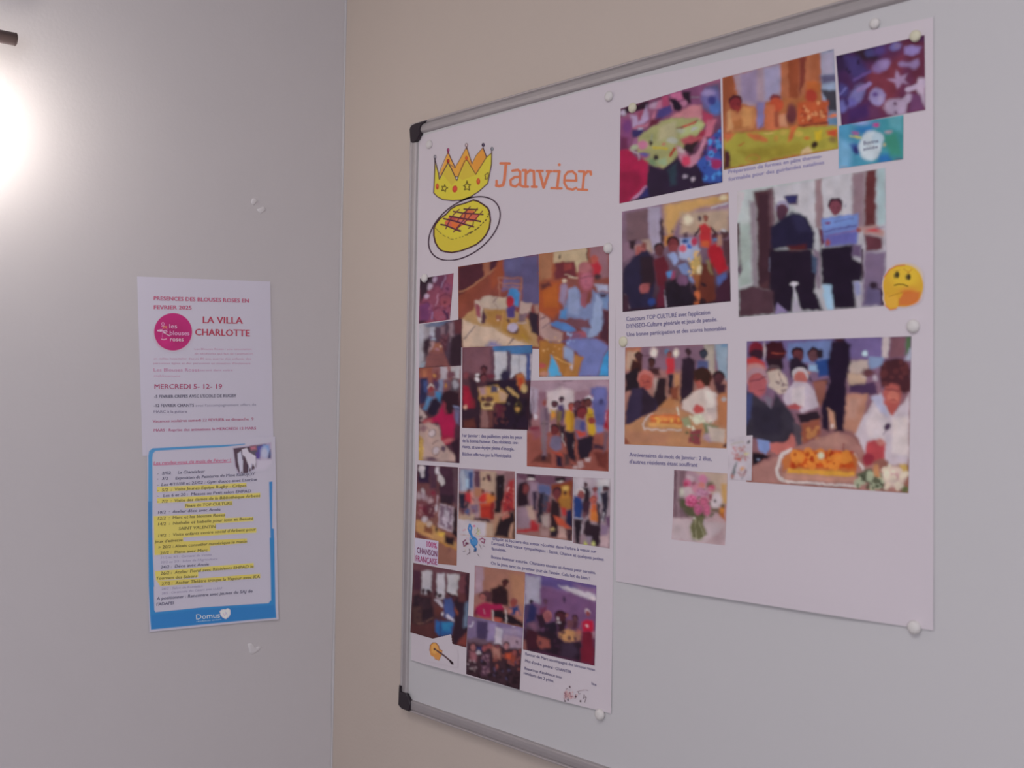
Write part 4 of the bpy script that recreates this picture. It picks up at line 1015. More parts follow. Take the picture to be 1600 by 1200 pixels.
pic(postB, shB, [(978, 543.3), (1138.4, 537), (1136.4, 700.8), (977, 694.3)], [(960, 520, 3.43, '''
g 8c6470 a87858 300 80 350 600
p a86c54 4 62 80 150 78 120 200 62 200 ; p b49484 5 70 100 130 100 100 190 62 200
p 7c6074 5 150 75 610 60 610 200 150 200 ; e d4c0bc 4 218 105 20 26 ; e d8c4bc 4 335 110 14 20 ; l 5c3848 5 160 123 192 123
e 5c7c9c 3 285 105 12 14 ; p a0948c 4 480 60 540 62 540 220 500 200 ; p 8c9cb0 4 540 60 612 60 610 260 560 200 ; p 6c8cb0 3 575 60 612 60 610 80 575 80
f 44282c 34201c 135 130 22 ; p 3c2020 4 95 150 150 150 150 210 85 220 ; f 4c2c2c 281c20 205 160 22 ; p 402428 4 185 180 245 190 250 230 190 220
f 98504c 6a3038 300 118 14 ; p b83440 3 283 135 325 135 328 220 285 225 ; p 201c2c 3 290 225 322 225 315 330 295 330
f 3c2830 281c24 400 105 16 ; p 2a1c2c 4 365 145 400 125 440 150 440 220 420 330 355 380 360 240
f 343c4c 282430 482 115 22 ; p 4c5480 4 450 150 510 150 510 200 450 200
p 241a24 4 60 220 130 190 140 300 62 320 ; p b09490 4 215 240 260 250 280 340 220 350 ; p 2c1c24 4 240 240 280 240 280 400 200 400
f a8544c b46c68 172 255 46 ; l 7c3038 4 160 270 195 265
p 332a44 4 60 490 70 380 100 300 160 290 230 370 240 410 160 450 90 490 ; p 2c2030 4 150 290 230 370 220 420 150 440
p b07850 5 240 410 290 350 350 340 350 400 300 410 ; p b4805c 4 325 220 352 220 350 400 325 390
p 7c4434 4 300 300 350 280 345 360 310 360
f 9c5048 40201c 478 245 52 ; p 34201c 3 430 200 480 180 520 220 515 280 490 290 470 250 440 260 ; e a45850 3 465 285 18 24
p c4b0ac 4 370 370 440 310 500 290 550 330 555 460 520 490 440 440 370 410 ; p b8a4a4 4 490 290 552 330 552 460 500 440 ; e b04c4c 3 455 410 30 24 ; p d0c0bc 3 480 300 540 320 540 400 500 400
f 4c2c34 281c22 562 240 34 ; p 3a2430 4 530 260 600 280 600 330 560 330 ; p a46c4c 4 560 330 610 320 608 500 560 490 ; e a0989c 2 590 355 14 12
p ac7c5c 4 58 500 170 450 250 410 330 405 420 440 520 490 605 520 605 618 58 598 ; p a4745c 8 60 520 300 540 280 600 60 598
l c4b0ac 8 165 520 160 490 185 445 210 435 ; l c0aca8 8 165 515 280 522 365 520
p b85c38 4 200 440 340 438 372 480 370 500 190 490 ; p c49058 3 185 482 370 490 365 510 190 502 ; e d08048 3 270 460 60 14 ; n e0a050 151 8 210 445 350 480 5 10
l c8c4b8 7 345 400 350 440 ; p 8c9070 4 365 460 400 450 420 500 380 500 ; e c8c4b0 4 452 462 34 26 ; n d4d0bc 152 10 400 440 520 520 6 12 ; p 6c7458 4 480 480 560 500 540 560 490 560
p 7c3c44 3 410 520 470 520 465 600 400 590 ; n 54583c 153 10 370 470 520 590 5 10 ; e a48898 4 520 560 40 24
p 4c3438 3 585 600 605 590 605 618 580 615 ; p b8a49c 4 500 500 600 520 590 590 520 580
p 84483c 3 58 560 90 595 58 598
''')], .0003, 'smaller photo of two people sharing a fruit tart with flowers', mottle=.08)
pic(postB, shB, [(1168, 533.4), (1425.4, 525.4), (1420.6, 770.6), (1167, 752.8)], [(1150, 500, 4.139, '''
g 6c5c84 8a5c54 500 150 700 900
p 6a5c8c 6 75 140 960 108 960 260 740 250 500 220 330 200 ; p 6878a8 5 340 150 620 130 620 300 340 260
p b8a8ac 3 955 108 1000 106 990 240 950 250 ; p 74505c 5 1000 108 1110 105 1090 240 1000 250 ; p 486c44 4 1110 106 1138 105 1130 190 1100 230 ; p a0a4b8 4 1130 180 1140 180 1135 260 1100 260
p b4a09c 5 730 270 860 260 860 340 740 350 ; p 7888ac 4 860 240 960 240 950 300 870 320 ; e b4c8dc 3 840 215 18 16 ; p b09484 5 720 340 850 350 840 430 740 430 ; p 443050 4 740 420 900 400 920 480 860 490 740 470 ; l b8a4a8 8 820 365 850 370 ; e 5c3840 4 860 340 40 26 ; e b0a0b0 3 905 375 14 16
p a87868 5 720 480 860 480 830 620 790 740 700 700 ; p b08478 8 730 500 820 500 780 640 720 640
e 701c2c 4 135 190 50 50 ; e 301828 4 140 225 50 36 ; p b03c3c 4 70 250 110 240 190 270 200 320 140 300 80 300 ; e c0b0b4 2 190 195 6 50
p 38121e 4 195 160 230 135 300 140 335 210 320 250 290 260 290 330 220 320 200 260 ; l 8c4034 5 240 215 330 215 ; p 241420 4 200 250 310 250 310 320 220 310
f 5c3038 281420 405 225 42 ; p 241a2c 4 355 250 400 240 470 300 470 360 360 370 350 300
f 5c3c44 2a1c28 505 225 40 ; e 281c28 3 550 220 22 30 ; p 24407c 4 510 260 620 250 620 360 540 370 ; p 8cA8c8 4 480 290 530 290 530 330 480 330 ; e b07c70 3 470 340 20 10
f 7a4448 504048 250 350 50 ; p b8a49c 4 210 340 280 320 340 380 340 470 290 480 220 430 ; l 6c5054 6 280 340 300 400 ; n 786468 161 10 270 380 340 460 6 12
p 2a1c24 4 360 330 480 370 500 400 600 380 600 420 540 420
f b06c64 b0a4ac 420 370 54 ; e a8605c 4 425 380 34 44
p b4a4b4 4 320 470 380 400 470 410 530 470 540 560 430 600 400 560 330 550 310 510 ; p c4b4bc 4 360 440 450 430 450 560 370 540 ; e 9c4c50 3 385 562 46 20
p 84544c 4 500 400 590 390 580 520 540 570 ; p 281c28 4 400 610 540 590 550 650 420 670 ; p 8c5040 4 400 680 550 640 550 740 440 800 ; n b0784c 162 8 420 690 540 780 10 20
p 20142a 5 625 140 700 120 745 160 745 280 720 400 715 560 700 720 640 720 610 570 600 720 560 700 555 560 610 400 600 280
e 3c1820 3 665 128 30 10 ; p b48470 4 600 570 640 600 650 700 610 700 ; e c8b4b4 2 625 685 12 14
e b08080 5 130 320 66 40 ; f a05458 a4808c 140 400 78 ; e a45860 4 150 430 52 70 ; l 542c40 6 90 395 150 385 200 370 ; l 6c2c3c 5 150 455 190 450
p 34303e 5 65 460 110 470 180 520 240 560 260 470 330 560 390 640 390 740 330 800 250 800 110 760 60 760 ; p 2c2838 6 100 560 300 560 300 740 130 740 ; p 746c80 4 200 490 240 510 230 570 200 530 ; p 3c4470 5 62 480 110 470 100 620 62 700
p 7c8cc0 3 145 770 215 780 230 820 200 870 150 840 ; p b46864 3 220 800 330 790 370 730 390 760 380 840 270 870 230 850 ; p 4c4450 4 370 660 430 680 430 800 400 820
p 1c1420 4 110 850 160 860 230 880 110 945 ; e 8c94b4 2 150 900 8 6
p 9c706c 4 110 950 280 880 400 820 600 740 660 720 760 760 850 880 900 940 1120 1100 1118 1118 110 1050 ; p a87c74 8 500 790 660 730 740 800 600 830
e 3c2028 4 1035 360 96 105 ; p 44242c 5 935 300 980 260 1080 250 1135 320 1135 460 1090 480 1000 420 950 440 ; e a05450 4 1015 490 60 80 ; l 5c2c38 6 960 450 1010 450 1060 460 ; e b86c60 4 1020 500 40 40 ; l 8c3038 7 995 520 1040 520 ; n 5c3034 163 14 940 260 1120 420 10 22
p b8a8b4 4 870 560 940 470 970 540 1010 610 1090 540 1130 470 1120 930 1000 940 900 800 850 880 780 740 800 680 ; p c4b4bc 5 900 560 980 640 960 800 860 760 840 660 ; p a8a4c0 5 880 500 950 480 990 620 940 600 ; p c8b8bc 6 1020 640 1120 620 1120 880 1010 860
p a85450 4 960 520 1060 540 1020 620 990 590 ; e 44304c 3 985 690 22 26 30 ; l 5c4c6c 5 955 740 975 715
p a8444c 4 850 790 900 770 970 800 970 890 900 910 840 930 ; e b87470 4 940 790 30 20 30 ; e 8c3040 4 860 900 40 40
l c4b4b4 22 360 840 300 870 270 960 280 1020 350 1050 ; l c0b0b0 18 350 1048 560 1060 790 1078 ; l c4b0b0 18 760 860 830 960 ; l 5c3844 4 340 1058 600 1072 760 1085
p b0683c 4 370 840 750 850 800 900 780 1000 330 960 310 990 300 900 ; p b84c20 5 380 845 740 850 780 960 350 950 ; n d08038 164 34 380 850 770 950 12 30 ; n 9c3018 165 16 370 850 770 950 8 18
e f0d8b8 4 557 880 20 20 ; p c8903c 3 335 958 770 985 770 1015 330 990 ; p b08074 4 300 990 770 1020 800 1050 320 1030
l 7c3034 6 700 800 705 850
p 545848 5 780 1000 860 960 960 1000 960 1100 860 1060 ; n a4a890 166 14 780 980 960 1080 10 24 ; n 3c4434 167 12 780 1000 960 1100 8 16
e c8b0a8 5 1030 1010 76 66 ; e b88c90 4 1030 1010 30 26 ; n d0c0b0 168 14 960 940 1110 1090 12 26 ; p b89858 3 1060 930 1110 930 1110 980 1080 980 ; p b07c58 3 890 940 920 930 940 1020 900 1010 ; e 5c6440 3 1100 1095 24 20
''')], .0003, 'large photo of two people behind an orange cake with a candle', mottle=.07)
pic(postB, shB, [(1054.6, 734), (1137.9, 740), (1135.3, 852), (1052, 842.6)], [(1040, 670, 6.487, '''
g 9c7c8c b4949c 100 450 600 900
p 745c68 4 95 415 220 425 220 700 250 905 80 900 ; p 8c7480 4 120 420 150 420 150 880 120 890 ; p 5c4450 3 95 418 120 418 110 700 100 700
p b0988c 6 300 430 635 455 630 760 480 760 450 500 ; p b48c58 5 570 560 630 560 630 760 580 760
p b09ca4 4 78 900 260 920 620 960 618 1180 78 1120 ; p a88c94 6 440 1150 600 990 620 1180
p 50503c 6 140 720 260 700 470 760 420 900 230 890 ; p 5c5a48 5 420 540 490 540 500 620 420 600 ; n 4c5038 171 20 150 620 500 900 14 30
e b8a0ac 4 260 505 36 34 ; e b49ca4 5 230 650 48 70 ; e b8b0a8 4 175 650 26 44 ; e b45c80 4 230 545 40 40 ; e a03c5c 3 210 560 20 30 ; e b47090 4 385 510 40 44
e b4788c 4 310 600 40 50 ; e b4706c 4 370 570 34 34 ; e b04c6c 4 475 600 40 30 ; e a84068 4 270 730 60 60 ; n c86c94 172 26 210 680 340 800 8 14
e a06484 4 380 650 60 40 ; n b88ca4 173 16 320 620 450 690 6 12 ; e b4607c 4 395 740 44 50 ; e b05c80 4 340 820 44 50 ; e b46080 4 430 820 44 54 ; o 8c3c60 6 395 740 24 28 ; o 8c3c60 6 340 820 24 28 ; o 8c3c60 6 430 820 24 28
e c0b0b8 4 520 730 54 86 ; e 2c1c24 3 512 728 14 16 ; e 8c4c60 4 290 550 16 20 ; l a88490 8 420 600 560 620 ; p 8c4454 4 440 660 480 660 470 720 440 720
p a86030 4 545 800 615 790 615 940 540 860 ; e c07c38 3 580 830 26 26 ; p 5c5038 4 560 770 610 770 600 810 570 800
p 6c5c50 5 470 790 540 800 560 860 470 840
p 646448 4 300 890 400 890 390 960 440 1060 360 1130 290 1120 255 980 ; l a8a088 7 310 900 330 1120 ; l b0a890 6 350 930 400 1090 ; l 4c4c34 7 340 900 300 1100 ; l 8c8468 7 380 960 420 1060 ; l b8ac98 5 260 960 290 1100 350 1135 420 1080 ; e d0ccc4 2 298 898 8 8 ; l 54543c 6 440 900 490 890
''')], .0003, 'photo of a bouquet of pink flowers in a glass vase', mottle=.06)
pic(postB, shB, [(1138.7, 683), (1177.2, 680), (1175.7, 751), (1138.7, 749.4)], [(1040, 670, 6.487, '''
g b8acb8 b4a8b4 650 80 860 500
l a89c88 7 670 155 800 130 ; l 9a8ca8 4 660 120 700 115
n a85458 181 26 690 180 820 310 5 12 ; n b88478 182 16 680 170 830 320 4 9 ; n 8c7c6c 183 12 690 180 850 300 3 6
p b06058 3 700 285 780 300 770 340 730 320 ; l 8c2c34 7 800 265 860 292 ; l 7c2c3c 6 705 295 740 315 ; e c0b480 3 830 250 24 12
e 2c2430 2 855 132 14 16 -30 ; e 3c3440 2 845 145 10 8
p 6c7078 2 725 340 735 345 720 400 720 450 695 508 665 490 690 410 ; p a06c68 2 672 460 710 470 698 500 668 490
n 9c7478 184 20 750 390 830 480 5 10 ; e c08c60 3 785 400 20 18 ; e 6c3c48 3 815 430 10 12 ; n 5c5c68 185 6 760 480 800 510 3 6
''')], .00045, 'small card print with a bottle and red flourish', mottle=.02)

# drawings printed straight on the poster paper
print_obj('drawing', postA, shA, [(672, 214), (782, 214), (782, 320), (672, 320)], [(665, 215, 12, '''
p c08a3c 1 265 680 350 480 430 265 560 555 640 430 775 175 880 480 960 330 1090 190 1150 360 960 690 800 600 700 760 590 800 430 560 300 740
p bc7c38 1 600 780 680 520 760 400 850 440 950 690 760 700
p bf8038 1 890 500 1000 300 1080 210 1150 360 960 700
p b8a83a 1 185 440 255 690 270 780 425 470 590 800 775 420 950 690 1150 370 1240 290 1245 500 1175 860 1010 1010 850 1110 700 1170 520 1185 330 1165 230 1110 160 1040 170 900
p b49c3c 1 430 480 540 700 590 800 500 900 340 700 ; p b49c3a 1 760 460 860 550 950 700 700 800 640 760
l 4a3440 13 185 440 175 700 160 1040 230 1110 330 1165 520 1185 700 1170 850 1110 1010 1010 1175 860 1245 500 1250 280
l 50363c 13 185 420 255 690 265 780 430 470 500 600 590 800
l 6c5030 11 600 780 740 440 790 430 950 690 1150 370 1245 290
l 7c5850 9 265 680 300 560 430 270 560 560 640 430 775 180 ; l 5c3c3c 11 430 270 490 410 565 560 ; l 5c3c3c 11 780 180 830 340 880 490 ; l 7c5848 9 880 490 960 330 1085 190 ; l 503038 13 1085 190 1150 360
l 70504c 8 430 480 560 570
e 5c5460 1 185 365 26 40 ; e 8c8490 1 187 360 12 20 ; l 2c1c28 16 185 400 188 460
e 6c2448 1 432 235 26 36 ; e a84470 1 437 232 10 18 ; l 6c2444 14 430 260 430 300
e 5c4048 1 775 145 28 40 ; e b4a0a4 1 775 142 15 26 ; l 54383c 12 775 185 778 210
e 2c1c34 1 1090 140 30 38 ; e 5c5068 1 1098 135 8 16 ; e 54505c 1 1255 215 30 38 ; e 8c8c98 1 1258 210 14 20 ; l 5c4c50 12 1245 250 1248 300
e 6c1c24 1 432 440 28 36 ; e 9c342c 1 435 438 16 22 ; e 9c4428 1 775 385 26 38 ; e b85430 1 775 380 16 24
e a04028 1 228 918 30 56 ; e b85438 1 225 905 14 26 ; e a83c2c 1 557 965 48 66 10 ; e b84038 1 557 955 30 40 10 ; e a84428 1 997 822 36 60 ; e b85434 1 997 812 18 34
e d8ccd4 1 598 755 24 22 ; l 40282c 10 570 735 620 740 600 800 585 790
l 5a4c20 12 368 885 382 925 422 945 388 965 378 1015 350 985 312 1000 328 955 318 915 355 925 368 885
l 5a4c20 13 785 815 800 875 850 885 822 920 832 985 785 965 740 980 758 925 722 905 768 880 785 815
l 6c5828 12 1150 680 1120 710 1135 740 1125 780 1160 780 1185 730 1180 660 1150 680
''')], .0003, step=.55, label='yellow crown drawing', lw=1.6)
print_obj('drawing', postA, shA, [(664, 305), (790, 305), (790, 407), (664, 407)], [(660, 305, 11.54, '''
p b8a838 1 420 360 520 250 650 180 850 120 920 90 1000 110 1100 160 1190 230 1225 350 1235 450 1200 620 1100 790 1000 880 850 950 700 1010 540 1035 350 1000 270 920 225 780 215 600 250 520 330 420
p b4a038 6 240 580 400 720 600 790 830 700 1100 480 1200 380 1230 480 1180 640 1080 800 840 950 560 1020 340 980 260 860
p b8603c 1 410 490 500 380 640 400 740 350 810 260 950 280 940 330 1040 350 980 450 700 560 620 620 420 540
p b45448 3 420 490 520 480 560 560 440 530 ; p 9c4048 3 500 400 620 400 600 450 500 430 ; p c06030 3 540 500 700 540 630 610 540 580 ; p b0606c 2 650 450 790 470 750 520 650 480 ; p c0a44c 2 600 340 720 345 690 400 590 380 ; p bca44c 2 800 470 910 480 880 530 790 510 ; p b4544c 3 900 360 1010 360 970 430 890 400
l 4c2438 20 345 530 430 545 620 625 690 650 ; l 4c2438 20 395 425 600 470 750 520 930 570 ; l 4c2038 20 500 380 720 420 930 450 1055 475 ; l 4c2438 18 570 295 740 325 1100 348 ; l 44202c 18 760 250 860 255 1000 260
l 5c2c38 14 430 605 460 540 530 400 600 320 670 260 ; l 5c2c38 14 570 665 620 600 760 440 800 280 870 210 ; l 5c2c34 14 600 640 700 540 ; l 5c3038 14 700 640 640 620 ; l 5c2c38 13 630 480 740 330 820 270 ; l 5c2c34 13 760 500 830 430 900 340 960 300 1000 235 ; l 5c3030 13 840 600 920 540 930 470 1030 360 1090 290
l 54343c 12 870 670 820 700 ; l 4c3428 13 890 660 870 690
l 3c1c28 17 215 600 250 520 330 420 430 350 520 250 620 190 760 150 860 115 930 85 ; l 3c1c28 20 930 90 1010 110 1100 165 1185 230 1220 310 1235 450 1215 590 1160 710 1080 810 980 890 850 950 700 1005 540 1035 420 1020 350 1000 290 940 240 850 215 730 215 600
l 6c6030 9 240 590 300 650 350 700 ; l 6c6030 9 380 720 420 745 ; l 6c6030 10 470 760 490 780 ; l 6c6030 9 520 795 565 798 ; l 6c6030 9 610 785 625 780 ; l 6c5c30 9 680 765 690 760 ; l 6c5c30 9 730 750 745 742 ; l 5c4c28 11 780 720 825 715 ; l 4c3c24 13 880 680 920 655 ; l 4c3c24 13 955 630 980 615 ; l 4c3c24 13 1000 600 1030 580 ; l 3c2c24 13 1055 545 1070 535 ; l 3c2c24 13 1095 505 1110 490 ; l 3c2c24 13 1145 460 1155 445 ; l 3c2c24 12 1180 395 1190 380 ; l 3c2c24 12 1195 355 1200 335
''') , (660, 305, 11.54, 'o 2e1428 17 765 602 735 455 -37.5')], .0003, step=.55, label='yellow cake on a plate drawing', lw=1.45)
# the word Janvier in a typewriter face, drawn stroke by stroke
print_obj('heading', postA, shA, [(772, 248), (930, 248), (930, 302), (772, 302)], [(620, 170, 4.571, '''
l b8684c 15 745 390 808 391 ; l b8684c 17 783 392 772 510 762 545 735 553 714 548 ; l b8684c 14 716 548 716 515
l b8684c 15 830 443 868 437 885 450 884 545 ; l b8684c 14 884 486 845 488 815 510 818 545 850 556 884 530 ; l b8684c 14 884 545 900 553
l b8684c 15 905 440 925 440 922 556 ; l b8684c 14 905 556 940 557 ; l b8684c 15 925 465 955 440 982 447 985 556 ; l b8684c 14 968 557 1003 558
l b8684c 14 1005 445 1045 445 ; l b8684c 14 1075 446 1108 447 ; l b8684c 16 1022 447 1052 562 1092 448
l b8684c 14 1125 446 1165 447 ; l b8684c 16 1163 448 1148 568 ; l b8684c 14 1108 567 1180 569 ; e b8684c 1 1164 400 11 10
l b8684c 14 1200 512 1285 514 1283 470 1258 447 1225 452 1203 480 1200 530 1222 570 1260 578 1285 566
l b8684c 14 1305 447 1342 449 1330 578 ; l b8684c 14 1297 577 1362 580 ; l b8684c 15 1340 478 1365 448 1388 450 1390 470
''')], .0003, step=.5, label='orange word Janvier', lw=1.25)
print_obj('drawing', postA, shA, [(671, 985), (720, 985), (720, 1045), (671, 1045)], [(640, 870, 6.857, '''
p pppppp 1 240 905 285 878 465 835 480 930 500 945 560 1040 560 1185 215 1105
p b87c44 1 250 940 275 915 310 915 340 950 345 985 378 1000 375 1030 350 1100 310 1090 290 1070 255 1050 243 1000
p c08c50 2 265 940 300 920 330 960 345 1000 300 1040 265 1020 ; l 7c4c34 7 245 1000 250 945 278 917 310 918 342 955 348 985 378 1002 ; l a0683c 7 378 1002 372 1040 345 1105 300 1088
e 4c2c2c 1 296 985 10 12 ; l 4a3038 13 300 985 335 1010 ; l 50383f 18 335 1010 400 1055 460 1105 ; p 281820 1 455 1100 475 1105 500 1130 502 1150 480 1148 460 1125
''')], .00045, step=.6, label='orange guitar drawing')
print_obj('drawing', postA, shA, [(716, 812), (762, 816), (761, 873), (715.5, 871)], [(640, 720, 7.27, '''
l 3c6ca4 20 690 720 710 760 695 830 675 770 690 720 ; l 3c6ca4 26 695 810 720 870 740 960 ; e 4478ac 2 730 910 40 60 -20 ; o 3468a0 12 740 920 36 44 ; l 346498 22 730 960 760 1000 750 1020 ; e 2c4c78 2 752 1015 16 18
l 6c3050 14 640 900 615 920 625 970 645 960 650 930 ; e 5c2444 2 660 940 18 12 ; l 843c5c 13 800 895 830 880 860 895 ; l 742c50 12 860 895 850 935 825 920 ; l b06c8c 8 795 900 810 900
l 7c7c54 7 780 760 785 800 760 830 ; n a4a464 201 10 740 770 830 840 4 8 ; n b07c8c 202 10 600 760 720 900 3 7 ; n a89884 203 12 620 820 860 1060 3 6
l 5c4c54 8 685 1000 690 1050 ; l 54404c 8 660 1065 690 1040 ; l 5c4c54 6 780 1060 795 1085 ; l 5c4c60 6 615 1030 635 1025 ; l 504450 6 735 1030 760 1028 ; l 6c5c6c 6 800 950 820 1000 ; l 6c606c 5 840 965 860 970 ; e b0507c 2 740 740 12 10
''')], .00045, step=.6, label='colourful treble clef drawing')
print_obj('drawing', postA, shA, [(880, 1064), (928, 1064), (928, 1102), (880, 1102)], [(815, 1005, 10.9, '''
e 3c2434 1 862 738 13 20 -20 ; l 5c4450 9 800 775 830 765 ; l 5c4450 7 840 790 865 790
p 9c7078 4 775 830 810 800 830 860 800 950 775 920 ; l 4c2438 10 775 840 800 860 795 920 ; e a08084 4 850 880 40 50 ; n 7c4858 211 26 780 820 960 940 4 10 ; n b08c90 212 14 800 810 980 930 8 14
l 4c2c3c 10 960 870 960 920 ; e 3c2430 1 962 905 12 16 ; l 7c6068 8 980 820 1040 800 1100 790 ; l 6c5060 8 1120 790 1155 800 ; l 54404c 8 1000 820 1010 860 1030 850
l 3c2434 10 835 925 840 970 ; e 30202c 1 785 978 14 14 ; e 3c2434 1 832 955 10 16 ; l 4c3444 8 770 930 775 960
l 44303c 10 1095 870 1085 940 ; l 44303c 10 1095 920 1130 915 1105 1000 ; e 34202c 1 1037 982 14 18 ; l 5c4450 7 1100 880 1120 920
''')], .0003, step=.6, label='sheet of musical notes drawing')
# the thinking face
print_obj('drawing', postB, shB, [(1378, 410), (1450, 410), (1450, 487), (1378, 487)], [(1140, 260, 4.615, '''
e b88c30 2 1258 862 147 152
e c09c34 10 1270 790 110 80 ; e b87c34 8 1300 930 80 60 ; e b4602c 5 1298 948 76 52
p b46434 4 1245 925 1385 905 1352 965 1290 1004 1220 1006 1220 940
p b8882c 3 1120 900 1150 905 1165 925 1230 905 1255 912 1250 930 1230 960 1228 1010 1200 1030 1165 1035 1135 1010 1118 960
p c09038 5 1135 930 1200 925 1225 960 1210 1015 1160 1020 1130 980
l a07028 6 1155 940 1200 925 1250 910 ; l b0602c 5 1228 955 1228 1010
l b0542c 7 1120 800 1160 745 1210 718 1270 714 ; l a8642c 5 1290 770 1320 745 ; l b4582c 6 1125 1000 1165 1035 1210 1025
e 3c3420 2 1215 782 16 24 ; e 3c3020 2 1298 798 15 23 ; e 5c4c28 3 1198 790 7 14 ; e 5c4c28 3 1282 800 7 14
l 5c4418 8 1195 858 1225 850 1260 852 1292 866
l a87c30 5 1190 755 1235 748 ; l a8702c 5 1262 740 1300 765
''')], .00055, step=.6, label='yellow thinking face')

# ---- white flyer
print_obj('logo', fly1, shF1, [(238, 486), (302, 486), (302, 551), (238, 551)], [(230, 455, 8.889, '''
e 9c2c64 1 357 565 263 260 ; e 8c2858 30 357 600 150 130 ; e a42c68 10 250 700 80 60
o c090b0 6 215 455 17 20 ; l c490ac 7 195 490 235 485 ; n c07850 221 12 210 490 275 520 5 9 ; l c8a0bc 8 140 545 190 535 235 570 ; l c8a4c0 10 200 540 165 555 140 550 ; l c8a0bc 9 180 560 260 545 275 565 225 575 ; l c8a8c4 9 225 575 310 620 ; l a85c8c 7 210 520 205 640 ; l a45488 6 275 520 270 560 ; l c8a8c8 8 195 665 230 672 265 662
''')], .0003, step=.55, label='magenta round logo')
T1 = dict(ox=230, oy=455, s=8.889)
for t_, a, h, c, b in (('PRESENCES DES BLOUSES ROSES EN', (88, 124, 1410, 160), 54, '9c4a66', .028), ('FEVRIER 2025', (88, 250, 615, 256), 54, '9c4a66', .028),
                    ('LA VILLA', (768, 443, 1325, 452), 92, '94384c', .024), ('CHARLOTTE', (660, 613, 1422, 628), 92, '94384c', .024),
                    ('les', (305, 515, 410, 517), 62, 'c89cbc', .0), ('blouses', (310, 610, 583, 613), 62, 'c494b4', .0), ('roses', (315, 696, 500, 697), 62, 'd0a8c4', .0)):
    text(fly1, shF1, t_, *a, h, c, bold=b, e=.0006 if t_.islower() else .0003, name='logo_lettering' if t_.islower() else 'printed_text', **T1)
T2 = dict(ox=230, oy=540, s=8.571)
for t_, a, h, c, b in (('Les Blouses Roses : une association', (630, 58, 1395, 60), 26, 'a47c94', 0), ("de bénévoles qui fait de l'animation", (630, 120, 1410, 120), 26, 'a07890', 0),
                    ('en milieu hospitalier depuis 80 ans, auprès des enfants, des', (85, 185, 1388, 188), 26, 'a07890', 0), ("personnes âgées et des personnes en situation d'isolement", (80, 248, 1382, 250), 26, '9c748c', 0),
                    ('Les Blouses Roses', (85, 347, 695, 347), 46, '9c6484', 0), ('seront dans votre', (705, 341, 1140, 341), 26, '9c7490', 0), ('établissement', (85, 417, 440, 420), 28, 'a07c94', 0),
                    ('MERCREDI 5- 12- 19', (95, 579, 1000, 577), 64, '8c3458', .006), ("-5 FEVRIER CREPES AVEC L'ECOLE DE RUGBY", (92, 702, 1190, 690), 40, '4c485c', .02),
                    ('-12 FEVRIER CHANTS', (85, 822, 625, 818), 40, '4c485c', .02), ("avec l'accompagnement offert de", (645, 818, 1455, 805), 34, '706c80', 0), ('MARC à la guitare', (85, 902, 530, 896), 34, '706880', .004),
                    ('Vacances scolaires samedi 22 FEVRIER au dimanche  9', (70, 1030, 1420, 998), 36, '94506c', .010), ('MARS : Reprise des animations le MERCREDI 12 MARS', (85, 1152, 1455, 1122), 36, '94486c', .010)):
    text(fly1, shF1, t_, *a, h, c, bold=b, e=.0003, **T2)

# ---- programme flyer
print_obj('printed_border', fly2, shF2, [(229.5, 693), (428.4, 683), (433, 966.5), (232.7, 986.5)], [(225, 690, 7.5, '''
p 4a7ca8 1 45 1700 45 170 55 110 95 78 560 52 900 40 1180 24 1175 34 900 65 560 82 130 108 100 140 92 200 96 600 92 1200 115 1700
p 406c9c 1 38 1300 40 700 82 700 96 1300
p 3c70a4 1 1455 470 1492 465 1490 1015 1510 1020 1516 1400 1478 1400 1465 900
'''), (225, 840, 7.619, '''
p 3470a4 1 52 0 92 0 108 500 118 860 130 885 700 828 1470 778 1502 740 1496 400 1485 0 1538 0 1556 950 760 1025 74 1092 50 560 28 210 52 180
p 3068a0 3 80 920 600 860 1540 800 1550 940 700 1020 80 1080
'''), (225, 690, 7.5, '''
p b8a860 1 148 530 700 508 1195 480 1195 530 900 545 148 592
p b8a85c 1 148 662 800 630 1352 598 1355 652 700 690 150 722 ; p b8a860 1 472 722 1030 692 1032 744 475 780
p b8a85c 1 108 872 500 858 945 838 945 895 1275 880 1278 928 835 960 838 1030 1310 1008 1310 1065 450 1122 450 1180 115 1205
p b8a85c 1 118 1160 455 1145 455 1178 120 1200
'''), (225, 840, 7.619, '''
p b4a458 1 118 20 460 0 462 45 1220 8 1222 62 780 100 782 160 120 208 ; p b8a85c 1 125 400 800 340 1298 300 1302 356 640 405 640 470 140 512 ; p b4a458 1 148 515 700 480 1372 428 1378 478 190 578
''')], .0003, step=.7, label='blue printed border and yellow highlighting')
